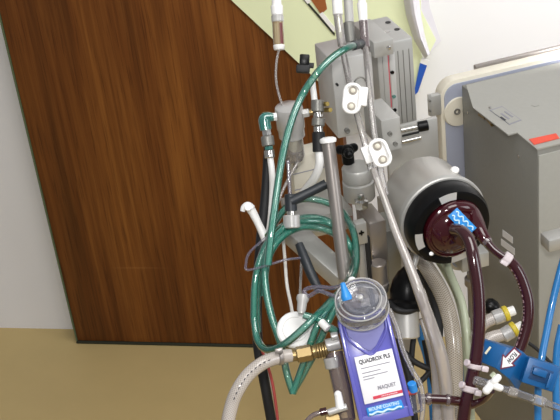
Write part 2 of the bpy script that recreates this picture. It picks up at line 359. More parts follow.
# bracket box between
t = thing('angle_bracket', 'short pale aluminium bracket box with two screws beside upper white clamp', 'bracket', at(392, 150, 1.5))
mb = MB(); P, a, b, c = mb.mbox(381, 121, 1.475, 400, 363, 153, .0015); obj('bracket_body', mb, 'alulight', t)
for x, y in ((390, 134), (395.5, 144)):
    mb = MB(); mb.lathe(at(x, y, 1.475), -MV, [(.003, -.002), (.003, .0012), (.0016, .0012), (.001, 0)], 14); obj('screw', mb, 'aludark', t)

# flat plate with the slots
t = thing('mounting_plate', 'large flat grey metal plate left of the lavender panel', 'plate', at(415, 215, 1.66))
mb = MB(); P, a, b, c = mb.mbox(386, 130, 1.635, 437.5, 384, 236, .001); obj('plate_sheet', mb, 'alulight', t)
for k, (x0, y0, x1, y1, r) in enumerate(((401, 130.5, 420, 126.5, 2.6), (402, 136, 419, 132, 1.2), (402, 142, 421, 137.5, 2.0))):
    mb = MB(); mb.cyl(at(x0, y0, 1.62), at(x1, y1, 1.62), rp(r, 1.62)); obj('bar', mb, 'chrome' if k != 1 else 'black', t)
mb = MB(); mb.cyl(at(418, 127, 1.615), at(428, 125, 1.615), rp(5.5, 1.6)); obj('bar_end_cap', mb, 'black', t)

# panel behind the console
PC = at(537.5, 150, 1.535); bC = len_to(PC, MV, px=461.5)
def on_v(px, py, off=0.0):
    r = w_dir(ray(px, py)); return CAM + r*((PC-CAM).dot(MV)+bC+.012+off)*(1/r.dot(MV))
def dep(p): return cam_xyz(p)[2]
t = thing('back_panel', 'cream rimmed lavender panel with rounded corner behind the grey console', 'panel', at(500, 300, 1.76))
P = on_v(439.5, 83.5); wP = len_to(P, MU, px=640); hP = .33; rr = .026
def rrect(ins):
    o = []; R = rr-ins
    for cx_, cy_, a0 in ((rr, rr, 180), (wP-rr, rr, 270), (wP-rr, hP-rr, 0), (rr, hP-rr, 90)):
        for k in range(7):
            an = math.radians(a0+k*15); o.append((cx_+R*math.cos(an), cy_+R*math.sin(an)))
    return o
mb = MB(); mb.prism(P, MU, -MZ, rrect(0), MV*.02, .0015); obj('panel_rim', mb, 'cream', t)
mb = MB(); mb.prism(P-MV*.0015, MU, -MZ, rrect(.006), MV*.003); obj('panel_face', mb, 'lav', t)
mb = MB(); q_ = on_v(458.5, 111.5, -.003); r_ = rp(16, dep(q_)); mb.lathe(q_, -MV, [(r_*.96, -.001), (r_, 0), (r_*.95, .002), (r_*.3, .003), (0, .003)], 30); o = obj('roller', mb, 'cream', t)
mb = MB(); mb.lathe(on_v(457, 111.5, -.006), -MV, [(.005, -.004), (.005, .002), (.003, .002), (.0018, -.001), (0, -.001)], 12); obj('screw', mb, 'aludark', o)
mb = MB(); a0 = P+MU*.05+MZ*.004; 
q0 = on_v(475.5, 70.5, .024); mb.box(q0-MZ*.004, MU*.3, MV*.009, MZ*.011, .003); mb.box(q0-MZ*.001+MU*.006-MV*.001, MU*.29, MV*.002, MZ*.004, .001)
mb.box(q0-MZ*.03+MU*.004, MU*.01, MV*.006, MZ*.028, .001); mb.box(q0-MZ*.03+MU*.25, MU*.01, MV*.006, MZ*.028, .001); obj('rail_handle', mb, 'steel', t)
mb = MB(); dh = dep(on_v(435, 105))-.012; mb.mbox(430, 97, dh, 441, 427, 117, .001); mb.mbox(428, 95, dh-.006, 431, 427, 116, .0005); o = obj('hinge', mb, 'alulight', t)
for yy in (101, 111):
    mb = MB(); mb.lathe(at(430, yy, dh-.008), -MV, [(.0018, -.002), (.0018, .001), (0, .0012)], 10); obj('rivet', mb, 'aludark', o)

# console
t = thing('pump_console', 'big grey metal console box with red sticker on its top edge', 'console', at(540, 400, 1.62))
P = PC; aC = len_to(P, MU, px=660)
mb = MB(); mb.box(P, MU*aC, MV*bC, -MZ*.60, .0015); obj('case', mb, 'console', t)
mb = MB(); mb.box(P+MU*.001-MV*.002-MZ*.008, MU*aC, MV*.003, -MZ*.59, .001); obj('front_panel', mb, 'consolet', t)
mb = MB(); K = MZ*.001
def on_top(px, py, dz=0.0): return on_z(px, py, P.z+dz)
lipx = [proj(P+MV*(bC-.003)+MU*.006)[:2], (473, 107.5), (508, 134.5), (517, 132.5), (537, 149), proj(P+MU*aC)[:2], proj(P+MU*aC+MV*(bC-.003))[:2]]
mb.prism(on_top(*lipx[0], .002), V((1, 0, 0)), V((0, 1, 0)), [((on_top(x, y, .002)-on_top(*lipx[0], .002)).x, (on_top(x, y, .002)-on_top(*lipx[0], .002)).y) for x, y in lipx][::-1], MZ*-.002); obj('top_cover', mb, 'consolet', t)
def top_poly(ps, dz, th=.0006):
    q = [on_top(x, y, dz) for x, y in ps]; m_ = MB(); m_.prism(q[0], V((1, 0, 0)), V((0, 1, 0)), [((v-q[0]).x, (v-q[0]).y) for v in q][::-1], MZ*-th); return m_
def inset(ps, k):
    cx_, cy_ = sum(p[0] for p in ps)/4, sum(p[1] for p in ps)/4; return [(cx_+(x-cx_)*k, cy_+(y-cy_)*k) for x, y in ps]
lab = [(489.5, 110), (502, 106), (521.5, 120), (509.5, 124.5)]
o = obj('rating_label', top_poly(lab, .0026), 'inkg', t); obj('label_face', top_poly(inset(lab, .9), .003), 'consolet', o)
for (x, y, l_) in ((500.5, 113.5, 1), (504, 111.5, 1), (500, 117, .6)):
    obj('print_line', top_poly([(x, y), (x+1.5, y-.6), (x+1.5+8*l_, y-.6+5.6*l_), (x+8*l_, y+5.6*l_)], .0034), 'ink' if l_ < 1 else 'inkg', o)
obj('red_sticker', top_poly([(529, 139), (556, 133.2), (559.5, 138), (534, 144.5)], .003), 'red', t)
obj('paint_scuff', top_poly([(531, 105), (534, 103.5), (539, 105.2), (535, 106.5)], .0026, .0004), 'consolet', t)
SN = -MU
def on_left(px, py):
    r = w_dir(ray(px, py)); n = MU; k = (P-CAM).dot(n)/r.dot(n); return CAM+r*k
for x, y in ((519, 156), (490, 108), (468, 112)):
    mb = MB(); mb.lathe(on_left(x, y), SN, [(.0028, -.001), (.0028, .001), (0, .0016)], 10); obj('screw', mb, 'chrome', t)
for i, ps in enumerate(([(503, 229.5), (513, 237), (513, 243.5), (503, 236)], [(501.5, 238.5), (515, 248.5), (515, 255), (501.5, 245)])):
    q = [on_left(*x) for x in ps]; mb = MB(); mb.prism(q[0]+SN*.0003, MV, MZ, [((v-q[0]).dot(MV), (v-q[0]).dot(MZ)) for v in q], SN*.0006); obj('side_label', mb, 'label', t)
for i, (x0, y0, x1, y1) in enumerate(((481, 114, 487, 117.5), (488, 117, 494, 124.5))):
    mb = MB(); mb.cyl(on_left(x0, y0)+SN*.002, on_left(x1, y1)+SN*.002, .003); obj('brass_insert', mb, 'brass', t)
mb = MB(); q = at(556, 247, 1.5); mb.mbox(549, 241, 1.51, 575, 540, 253, .002); obj('front_ledge', mb, 'alulight', t)
print('console', P, aC, bC)

# ------------------------------------------------------------------ centrifugal pump
AX = -MV
Cc = at(452.5, 228.5, 1.44); B0 = Cc-AX*.112
t = thing('centrifugal_pump', 'silver pump drive with black ring and dark maroon pump head facing forwards', 'pump', at(445, 262, 1.5))
mb = MB(); mb.lathe(B0+AX*.012, AX, [(0, -.012), (.036, -.010), (.046, -.006), (.0515, .004), (.0515, .066), (.05, .066)], 56); o = obj('drive_casing', mb, 'motor', t)
mb = MB(); mb.lathe(B0+AX*.076, AX, [(.05, 0), (.0555, .001), (.0560, .004), (.0560, .009), (.0545, .0105), (.05, .0105)], 56); obj('clamp_rim', mb, 'alulight', t)
mb = MB(); mb.ball(B0+AX*.052+(MZ*.80+MU*.6)*.053, .0058, k=.8); obj('release_button', mb, 'white', o)
mb = MB(); mb.lathe(B0+AX*.083, AX, [(.03, 0), (.0525, 0), (.053, .012), (.0525, .02), (.049, .028), (.044, .0295), (.0385, .029), (.0385, .023), (0, .023)], 56); rg = obj('locking_ring', mb, 'black', t)
e1 = MU; e2 = MZ
for i, an in enumerate((95, 188, 280)):
    mb = MB()
    for k in range(6):
        a0 = math.radians(an-14+k*28/6); a1 = math.radians(an-14+(k+1)*28/6)
        def rg_p(a_, r_, h_): return B0+AX*h_+(e1*math.cos(a_)+e2*math.sin(a_))*r_
        mb.quad(rg_p(a0, .0392, .1131), rg_p(a1, .0392, .1131), rg_p(a1, .0485, .1120), rg_p(a0, .0485, .1120))
    obj('grey_mark', mb, 'alu', rg)
HC = B0+AX*.106
mb = MB(); mb.lathe(HC, AX, [(0, 0), (.036, 0), (.037, .004), (.0365, .011), (.034, .013), (.033, .0115), (.031, .012), (.027, .018), (.019, .023), (.010, .025), (.0085, .034), (0, .034)], 48); hd = obj('pump_head', mb, 'blood', t)
mb = MB(); s0 = HC+AX*.009
arc = [s0+(e1*math.cos(math.radians(k))+e2*math.sin(math.radians(k)))*.030 for k in (150, 120, 90, 60, 35)]+[at(480, 231, 1.415), at(487, 242, 1.41)]
mb.tube(arc, [.004, .008, .0095, .0095, .007], 14, 6); obj('outlet_volute', mb, 'blood', t)
# blue wave label lying on the head
la, lb = at(452.5, 212, 1.39), at(472, 232, 1.392); ex = (lb-la).normalized(); ey = AX.cross(ex).normalized(); n_ = ex.cross(ey)
if n_.dot(AX) < 0: ey = -ey
cl = (la+lb)/2; LL = (lb-la).length
mb = MB(); mb.cbox(cl, ex, ey, AX, LL, .0145, .0012, .0004); lb_o = obj('wave_label', mb, 'cyan', t)
mb = MB()
for row in (-.0032, .0032):
    mb.tube([cl+AX*.0009+ex*(LL*(i/12-.5)*.88)+ey*(row+.0018*math.sin(i*1.9)) for i in range(13)], .0009, 6, 3)
obj('wave_print', mb, 'cyanw', lb_o)
mb = MB(); mb.cyl(at(432, 254, 1.40), at(431, 253.6, 1.392), .0022); obj('small_stud', mb, 'white', t)
# bracket under the pump
t = thing('pump_bracket', 'small grey metal bracket with round post under the pump', 'bracket', at(475, 300, 1.55))
mb = MB(); mb.mbox(462, 259, 1.545, 489, 448, 273, .001); obj('bracket_shelf', mb, 'alulight', t)
mb = MB(); q = at(473, 272, 1.56); mb.cyl(q, q-MZ*.07, .008); mb.cyl(q-MZ*.008, q-MZ*.02, .0115); obj('round_post', mb, 'steel', t)

# ------------------------------------------------------------------ steel pole and clamp pieces
t = thing('steel_pole', 'upright stainless steel pole with white cap in front of the tubing coil', 'pole', at(344, 268, 1.43))
pa, pb = at(328, 140, 1.44), at(345, 279, 1.46); mb = MB(); mb.cyl(pa, pb, rp(6.7, 1.44), n=28); obj('pole_tube', mb, 'steel', t)
ax = (pa-pb).normalized(); mb = MB(); mb.lathe(pa-ax*.001, ax, [(rp(8.2, 1.44), -.002), (rp(8.6, 1.44), .001), (rp(8, 1.44), .003), (.006, .0045), (0, .005)], 28); obj('pole_cap', mb, 'white', t)

t = thing('round_clamp', 'round stacked aluminium clamp with black wing knob on its top', 'clamp', at(360, 205, 1.54))
q = at(357, 167, 1.54); mb = MB(); mb.lathe(q, -MZ, [(0, -.002), (.0185, -.001), (.020, .001), (.020, .016), (.0185, .0172), (.0185, .019), (.0208, .0202), (.0208, .043), (.0195, .045), (0, .045)], 36); obj('clamp_body', mb, 'alulight', t)
mb = MB(); k0 = at(348.5, 163, 1.535); mb.cyl(k0, k0+MZ*.012, .008); 
for an in (20, 140, 260):
    dd = Matrix.Rotation(math.radians(an), 3, 'Z') @ MU; mb.tube([k0+MZ*.015, k0+dd*.006+MZ*.018, k0+dd*.0105+MZ*.018], [.007, .0068, .006], 10, 5); mb.ball(k0+dd*.0105+MZ*.018, .006)
mb.ball(k0+MZ*.017, .009); obj('wing_knob', mb, 'black', t)

t = thing('rail_clamp', 'chunky grey metal clamp below the round clamp', 'clamp', at(370, 290, 1.53))
mb = MB(); P, a, b, c = mb.mbox(369, 224, 1.53, 386, 355, 266, .003); obj('clamp_block', mb, 'steel', t)
mb = MB(); q = at(378, 262, 1.545); mb.cyl(q, q-MZ*.045, .011); mb.cyl(q-MZ*.03, q-MZ*.038, .0125); obj('clamp_spindle', mb, 'steel', t)
mb = MB(); mb.mbox(357, 246, 1.53, 366, 354, 300, .001); obj('lower_jaw', mb, 'alulight', t)
mb = MB(); mb.mbox(355.5, 225, 1.505, 366.5, 352, 246, .0015); o = obj('square_plate', mb, 'alulight', t)
mb = MB(); s_ = at(361.5, 233, 1.50); mb.cbox(s_, MU, MV, MZ, .007, .001, .0022); mb.cbox(s_, MU, MV, MZ, .0022, .001, .007); obj('cross_slot', mb, 'black', o)
mb = MB(); mb.mbox(365.5, 238, 1.52, 370, 364, 330, .0008); obj('gap_shade', mb, 'rubber', t)  # black box standing in for the shade in the gap between clamp parts
mb = MB(); q = at(361, 199, 1.53); mb.lathe(q, MZ, [(.009, -.012), (.0095, -.002), (.005, 0), (.0045, .006), (0, .008)], 6); obj('hex_bolt', mb, 'chrome', t)
mb = MB(); mb.mbox(386, 232, 1.59, 399, 372, 300, .001); obj('guide_plate', mb, 'aludark', t)

# ------------------------------------------------------------------ left gas fittings
t = thing('water_trap', 'cylindrical gas filter with frosted cap and clear bowl', 'filter', at(291, 160, 1.5))
q = at(288.5, 106, 1.5)
mb = MB(); mb.lathe(q, -MZ, [(0, -.002), (.014, -.0015), (.0172, .001), (.0178, .004), (.0178, .030), (.0165, .032), (.0165, .042), (.014, .043)], 36); obj('cap', mb, 'frost', t)
q2 = q-MZ*.042
mb = MB(); mb.lathe(q2, -MZ, [(.0135, 0), (.0135, .028), (.011, .034), (0, .036)], 32); obj('bowl', mb, 'clr', t)
mb = MB(); mb.lathe(q2+XI*.0035, -MZ, [(0, .002), (.009, .002), (.009, .019), (0, .019)], 20); obj('filter_element', mb, 'filt', t)
mb = MB(); mb.lathe(q2, -MZ, [(.008, .019), (.009, .022), (.006, .030), (.003, .036), (.003, .046), (0, .046)], 20); obj('drain_valve', mb, 'steel', t)

t = thing('elbow_fitting', 'teal elbow fitting on metal swivel left of the gas filter', 'fitting', at(268, 158, 1.49))
mb = MB(); d = 1.49; mb.tube(pts((274, 117, d), (266, 117.5, d), (264.5, 121, d), (266, 130, d)), [rp(4, d), rp(6.2, d), rp(6, d)], 14, 6); obj('elbow', mb, 'teal', t)
mb = MB(); mb.cyl(at(270.5, 117, d), at(277, 116.5, d), rp(4.2, d), n=6); obj('hex_nut', mb, 'white', t)
for k, (x0, y0, x1, y1, r, mm) in enumerate(((266, 129, 267, 136, 5, 'chrome'), (267, 136, 268.5, 146, 6.5, 'aludark'), (268.5, 146, 269, 150, 4.5, 'teal'), (269, 150, 270, 158, 5.2, 'chrome'))):
    mb = MB(); mb.cyl(at(x0, y0, d), at(x1, y1, d), rp(r, d), n=18 if k % 2 else 6); obj('swivel', mb, mm, t)

t = thing('gas_coupling', 'dark quick coupling with gold screws between gas filter and housing', 'fitting', at(320, 152, 1.52)); d = 1.5
mb = MB(); mb.cyl(at(302, 113.5, d), at(309, 112.5, d), rp(4.5, d), n=6); obj('nozzle', mb, 'frost', t)
mb = MB(); mb.cyl(at(309, 112.5, d), at(313, 112, d), rp(3, d)); obj('nozzle_stem', mb, 'brass', t)
for k, (x0, y0, x1, y1, r, mm) in enumerate(((317.5, 100, 317.5, 112, 6.5, 'aludark'), (317.5, 112, 318.5, 118, 5, 'chrome'), (318.5, 118, 318, 126, 6.6, 'aludark'), (318, 126, 318.5, 133, 4.8, 'chrome'), (318.5, 132, 319, 152, 6.4, 'rubber'))):
    mb = MB(); mb.cyl(at(x0, y0, d), at(x1, y1, d), rp(r, d), n=16); obj('coupling_sleeve', mb, mm, t)
for x, y in ((329, 110), (326, 104)):
    mb = MB(); mb.cyl(at(x-4.5, y, d+.01), at(x+1.5, y, d-.008), rp(2.5, d), n=6); obj('gold_screw', mb, 'gold', t)
tube_thing('white_hose', 'white hose bending down from the dark quick coupling', 'hose', 'whitetube', 4.2, ((319, 150, 1.5), (319.5, 164, 1.5), (315, 177, 1.51), (307, 188, 1.53), (300, 197, 1.55)))
tube_thing('white_hose', 'white hose hanging straight below the teal elbow fitting', 'hose', 'whitetube', 3.2, ((270, 156, 1.49), (272, 172, 1.49), (272.5, 190, 1.5), (271, 215, 1.51), (268, 240, 1.52)))
tube_thing('white_hose', 'short white tube standing above the dark quick coupling', 'hose', 'whitetube', 3.2, ((312, 80, 1.56), (313.5, 92, 1.55), (315, 104, 1.53)))

tube_thing('black_cable', 'thick black cable running down to the floor along the green coil', 'cable', 'rubber', [3.8, 5, 5.2, 5.2, 5], ((268, 140, 1.56), (267, 165, 1.56), (265, 200, 1.56), (260.5, 245, 1.55), (257, 300, 1.55), (258, 345, 1.55), (265, 385, 1.55), (273, 430, 1.56)))

# black clip beside the housing
t = thing('plastic_clip', 'small square black clip left of the aluminium housing', 'clip', at(303, 73, 1.52)); ex, ey, ez = sframe(1, .05)
mb = MB(); mb.cbox(at(304.5, 60, 1.52), ex, ey, ez, rp(10, 1.5), rp(11, 1.5), .01, .0015); obj('clip_top', mb, 'black', t)
mb = MB(); mb.cbox(at(303, 69, 1.518), ex, ey, ez, rp(14, 1.5), rp(8, 1.5), .014, .002); mb.cbox(at(311, 65.5, 1.52), ex, ey, ez, rp(6, 1.5), rp(5, 1.5), .008, .001); obj('clip_jaw', mb, 'rubber', t)

# cream block
t = thing('cream_block', 'cream plastic block behind the black lever handle', 'block', at(305, 190, 1.62))
mb = MB(); P, a, b, c = mb.mbox(291, 158, 1.60, 326, 284, 206, .003); obj('block_shell', mb, 'cream', t)
for z in (.33, .66):
    mb = MB(); mb.box(P-MV*.0006-MZ*c*z, MU*a, MV*.001, -MZ*.0012); obj('seam', mb, 'inkg', t)

# lever and arm
t = thing('lever_handle', 'black lever handle on a slim upright post above the coil', 'handle', at(291, 222, 1.46)); d = 1.46
mb = MB(); mb.cyl(at(290.5, 194, d), at(291, 211, d), rp(6.2, d)); mb.tube(pts((291, 201, d-.003), (302, 196, d-.003), (326, 184, d)), [rp(5.4, d), rp(4.6, d), rp(5, d)], 14, 6); obj('lever', mb, 'dgrey', t)
mb = MB(); mb.cyl(at(288, 160, d), at(290, 196, d), rp(1.8, d)); obj('post', mb, 'purpletube', t)
mb = MB(); mb.cyl(at(291, 210, d), at(291.5, 216, d), rp(4, d)); obj('collar', mb, 'chrome', t)
mb = MB(); mb.cyl(at(291.5, 215, d), at(292, 228, d), rp(8.5, d)); obj('bushing', mb, 'frost', t)

t = thing('support_arm', 'grey box section arm sloping down to the right behind the coil', 'arm', at(335, 275, 1.5))
A0 = at(291, 238, 1.56); A1 = at(343, 285, 1.52); ea = (A1-A0).normalized(); es = ea.cross(MZ).normalized(); eu = es.cross(ea)
mb = MB(); mb.box(A0-es*.014, ea*(A1-A0).length, es*.028, eu*.022, .002); obj('arm_beam', mb, 'alulight', t)
tube_thing('adjusting_lever', 'dark blue grey lever hanging below the sloping grey arm', 'lever', 'dgrey', [4.2, 5.2, 5.2, 4.2], ((299, 244, 1.47), (306, 262, 1.46), (313, 278, 1.455), (320, 292, 1.45)))
t = thing('shelf_plate', 'flat grey shelf plate under the black lever handle', 'shelf', at(325, 225, 1.57))
mb = MB(); mb.mbox(296, 222, 1.55, 352, 280, 230, .001); obj('shelf_top', mb, 'alulight', t)
mb = MB(); mb.mbox(304, 228, 1.55, 350, 296, 240, .001); obj('shelf_apron', mb, 'alu', t)

t = thing('hook_clip', 'white plastic hook poking out left of the black cable', 'hook', at(258, 226, 1.5)); d = 1.5
mb = MB(); mb.tube(pts((266, 240, d), (259, 225, d), (253, 213, d), (249, 207, d)), [rp(4.4, d), rp(3.8, d), rp(4.6, d)], 12, 5); obj('hook_arm', mb, 'white', t)
mb = MB(); mb.tube(pts((252, 209, d-.003), (248, 205.5, d-.003), (244, 207.5, d-.003), (242.5, 211.5, d-.003)), [rp(4.2, d), rp(3.8, d), rp(2.4, d)], 12, 5); mb.cyl(at(248, 207.5, d-.012), at(248, 207.5, d), rp(3.2, d)); obj('hook_tip', mb, 'white', t)

# ------------------------------------------------------------------ hanging line at top left
t = thing('drip_chamber', 'small brown liquid chamber with white cap hanging before the green sheet', 'drip chamber', at(279, 50, 1.5)); d = 1.5
a0, a1 = at(276, -8, d), at(279.2, 50, d); ax = (a1-a0); l = ax.length
def frac(f0, f1, r0, r1=None, n=24):
    m_ = MB(); m_.cyl(a0+ax*f0, a0+ax*f1, rp(r0, d), rp(r1 or r0, d), n=n); return m_
obj('neck', frac(-.35, .24, 4.2, 5), 'white', t); obj('cap', frac(.23, .40, 6.2, 5.8), 'white', t); obj('shoulder', frac(.40, .52, 6.2), 'frost', t)
obj('barrel', frac(.50, .92, 5.6), 'barrel', t); o = obj('base_ring', frac(.91, 1.0, 6, 5.4), 'white', t)
m_ = MB(); m_.cyl(a0+ax*.54+XI*.0028-ZI*.004, a0+ax*.90+XI*.0028-ZI*.004, rp(2.2, d)); obj('dark_liquid', m_, 'plum', t)
tube_thing('drip_line', 'thin clear line falling from the brown drip chamber', 'tube', 'clr', 1.2, ((279.2, 49, 1.5), (276.5, 62, 1.5), (276, 80, 1.5), (279, 95, 1.5), (283, 107, 1.5)))

# steel rod and thin tubes at the top
t = thing('hanger_rod', 'translucent grey rod between the two white connectors at top', 'rod', at(350, 45, 1.55))
mb = MB(); mb.cyl(at(346.5, -30, 1.58), at(351, 50, 1.58), rp(4.5, 1.58)); obj('rod', mb, 'frost', t)
mb = MB(); mb.cyl(at(348.5, 22, 1.575), at(350.8, 42, 1.575), rp(5.4, 1.58)); obj('rod_socket', mb, 'aludark', t)
t = thing('infusion_tube', 'left thin clear tube with white connector, passing through the upper white clamp', 'tube', at(370, 170, 1.45))
o = tube_thing('tube_run', None, None, 'clr', 3.4, ((337, -5, 1.52), (339.5, 25, 1.515), (343, 50, 1.50), (348, 75, 1.48), (353, 98, 1.455), (360, 125, 1.45), (366, 147, 1.45), (371, 170, 1.45)), parent=t)
mb = MB(); mb.cyl(at(334.5, -30, 1.525), at(338, 15, 1.517), rp(5.2, 1.5)); obj('connector', mb, 'white', t)
mb = MB(); mb.tube(pts((337.5, 14, 1.517), (340, 33, 1.511), (342, 45, 1.504)), rp(4.4, 1.49), 14); obj('clear_sleeve', mb, 'clr', t)
t = thing('infusion_tube', 'right thin clear tube with white connector, passing through the lower white clamp', 'tube', at(380, 170, 1.44))
tube_thing('tube_run', None, None, 'clr', 3.2, ((363, 10, 1.515), (365, 40, 1.505), (367.5, 70, 1.475), (370.5, 100, 1.455), (374, 132, 1.44), (378, 153, 1.43), (381, 172, 1.43), (386, 195, 1.43)), parent=t)
mb = MB(); mb.cyl(at(361, -30, 1.515), at(362, 4, 1.515), rp(4, 1.5)); mb.cyl(at(362, 3, 1.515), at(363.3, 22, 1.51), rp(5.2, 1.5), rp(4.4, 1.5)); obj('connector', mb, 'white', t)
mb = MB(); mb.tube(pts((363.3, 21, 1.51), (364.5, 35, 1.507), (365.5, 48, 1.50)), rp(4.6, 1.49), 14); obj('clear_sleeve', mb, 'smoky', t)

def pinch_clamp(label, cx_, cy_, d, w, h, ang, skew):
    t = thing('pinch_clamp', label, 'clamp', at(cx_, cy_+h/2, d), 'white pinch clamps on the thin tubes')
    ex, ey, ez = sframe(math.cos(ang), math.sin(ang)); c0 = at(cx_, cy_, d); w, h = rp(w, d), rp(h, d); r = w*.46; pl = []
    for qx, qy, s0 in ((w/2-r, -h/2+r, -90), (w/2-r, h/2-r, 0), (-w/2+r, h/2-r, 90), (-w/2+r, -h/2+r, 180)):
        for k in range(6): an = math.radians(s0+k*18); pl.append((qx+r*math.cos(an), qy+r*math.sin(an)))
    mb = MB(); mb.prism(c0, ex, ey, pl, ez*-.012, .0008); obj('clamp_plate', mb, 'white', t)
    mb = MB()
    for i in range(len(pl)): pass
    mb.tube([c0+ex*x*.97+ey*y*.97+ez*.002 for x, y in pl], .0022, 8, 1, closed=True); obj('rim', mb, 'white', t)
    for k, yy in enumerate((-.27, .27)):
        mb = MB(); mb.lathe(c0+ey*h*yy+ez*.0002, ez, [(w*.27, -.002), (w*.27, .0004), (0, .0004)], 20); obj('recess', mb, 'beige', t)
        mb = MB(); mb.lathe(c0+ey*h*yy+ez*.0006, ez, [(w*.15, -.001), (w*.15, .0022), (w*.08, .003), (0, .003)], 16); obj('pin', mb, 'cream', t)
    mb = MB(); mb.cbox(c0+ex*skew*w*.62-ez*.008-ey*h*.12, ex, ey, ez, w*.7, h*.66, .012, .0015); obj('latch_tab', mb, 'white', t)
pinch_clamp('white two-holed pinch clamp on the left thin tube, in front of aluminium housing', 352, 98.5, 1.42, 16, 29, .10, 1)
pinch_clamp('white two-holed pinch clamp on the right thin tube, above the long clear tube', 380, 153, 1.40, 17, 27, -.38, -1)

# ------------------------------------------------------------------ green oxygen tubing: supply line, hank of loops, branch
G = 'green'
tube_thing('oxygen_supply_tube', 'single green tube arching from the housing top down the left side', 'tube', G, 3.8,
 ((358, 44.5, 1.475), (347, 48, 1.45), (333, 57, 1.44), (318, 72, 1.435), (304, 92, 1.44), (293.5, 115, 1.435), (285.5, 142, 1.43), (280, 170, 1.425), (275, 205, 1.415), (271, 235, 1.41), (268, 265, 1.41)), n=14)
mb = MB(); mb.cyl(at(353, 46, 1.463), at(361.5, 43.5, 1.49), rp(4.6, 1.48)); tag(obj('tube_nipple', mb, 'dgrey'), 'dark nipple holding the green tube end on the housing top', 'nipple')
hank = thing('oxygen_tube_coil', 'thick hank of looped green tubing hanging around the steel pole', 'tube', at(300, 395, 1.42))
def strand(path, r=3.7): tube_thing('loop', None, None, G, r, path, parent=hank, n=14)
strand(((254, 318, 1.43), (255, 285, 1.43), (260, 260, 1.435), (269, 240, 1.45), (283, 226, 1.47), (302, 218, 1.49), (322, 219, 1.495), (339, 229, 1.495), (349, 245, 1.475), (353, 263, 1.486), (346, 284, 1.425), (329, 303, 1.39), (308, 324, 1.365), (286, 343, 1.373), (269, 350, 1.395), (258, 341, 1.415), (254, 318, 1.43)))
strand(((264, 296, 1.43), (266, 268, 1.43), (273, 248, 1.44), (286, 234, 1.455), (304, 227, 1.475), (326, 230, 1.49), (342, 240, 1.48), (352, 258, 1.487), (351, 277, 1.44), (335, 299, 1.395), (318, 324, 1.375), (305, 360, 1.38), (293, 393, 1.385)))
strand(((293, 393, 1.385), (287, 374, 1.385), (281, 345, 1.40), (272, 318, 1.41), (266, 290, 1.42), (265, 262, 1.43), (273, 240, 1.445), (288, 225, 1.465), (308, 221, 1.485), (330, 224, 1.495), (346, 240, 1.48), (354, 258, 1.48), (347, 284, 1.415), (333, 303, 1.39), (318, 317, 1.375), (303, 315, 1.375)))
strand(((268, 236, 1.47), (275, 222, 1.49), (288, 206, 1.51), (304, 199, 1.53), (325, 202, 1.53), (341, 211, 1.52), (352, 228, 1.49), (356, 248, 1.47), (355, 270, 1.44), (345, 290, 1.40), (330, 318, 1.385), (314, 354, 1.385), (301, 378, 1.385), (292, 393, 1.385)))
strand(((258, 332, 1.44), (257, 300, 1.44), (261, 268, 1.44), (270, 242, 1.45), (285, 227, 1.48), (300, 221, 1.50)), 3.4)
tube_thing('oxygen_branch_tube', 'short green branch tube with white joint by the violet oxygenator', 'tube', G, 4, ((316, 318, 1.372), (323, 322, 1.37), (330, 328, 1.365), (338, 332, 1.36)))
mb = MB(); mb.cyl(at(320.5, 321.5, 1.355), at(328, 329, 1.35), rp(4, 1.36)); tag(obj('tube_joint', mb, 'white'), 'small white joint on the green branch tube', 'joint')

# thin wires
tube_thing('thin_wire', 'white wire hanging in front of the wooden door inside the coil', 'wire', 'wire', 1.7, ((283, 236, 1.5), (285, 260, 1.5), (287, 285, 1.49), (291, 305, 1.46), (293, 318, 1.42)))
tube_thing('thin_wire', 'fine clear wire right of the white one inside the coil', 'wire', 'clr', 1.4, ((302, 250, 1.5), (301, 270, 1.49), (300, 298, 1.44)))
tube_thing('violet_line', 'thin violet tinted line crossing the left side of the coil', 'tube', 'purpletube', 1.3, ((268, 236, 1.42), (250, 252, 1.42), (246, 264, 1.42), (248, 270, 1.42), (268, 265, 1.415), (285, 260, 1.415), (300, 258, 1.43)))
tube_thing('thin_wire', 'thin clear wire rising from behind the coil to the black lever', 'wire', 'clr', 1.5, ((276, 208, 1.5), (283, 190, 1.51), (290, 176, 1.52), (299, 160, 1.53)))
tube_thing('thin_wire', 'red wire hanging to the floor below the white disc', 'wire', 'redw', 1.5, ((262, 350, 1.52), (269, 370, 1.52), (274, 392, 1.52), (279, 430, 1.52)))
tube_thing('thin_wire', 'pale grey wire hanging between black cable and red wire', 'wire', 'wire', 1.6, ((264, 345, 1.54), (270, 375, 1.54), (275, 400, 1.54), (279, 430, 1.54)))
t = thing('sampling_line', 'clear violet looped line with translucent luer above the white disc', 'tube', at(302, 315, 1.37))
tube_thing('line', None, None, 'purpletube', 2.2, ((345, 285, 1.35), (332, 288, 1.36), (320, 287, 1.37), (309, 288, 1.38), (304, 292, 1.38), (309, 296, 1.375), (318, 291, 1.37), (326, 293, 1.36), (336, 297, 1.35)), parent=t)
mb = MB(); mb.lathe(at(303, 296, 1.38), (at(301, 314, 1.37)-at(303, 296, 1.38)), [(rp(6, 1.38), 0), (rp(6.5, 1.38), .004), (rp(5, 1.38), .008), (rp(4.6, 1.38), .017), (rp(3, 1.38), .022)], 20); obj('luer', mb, 'frost', t)

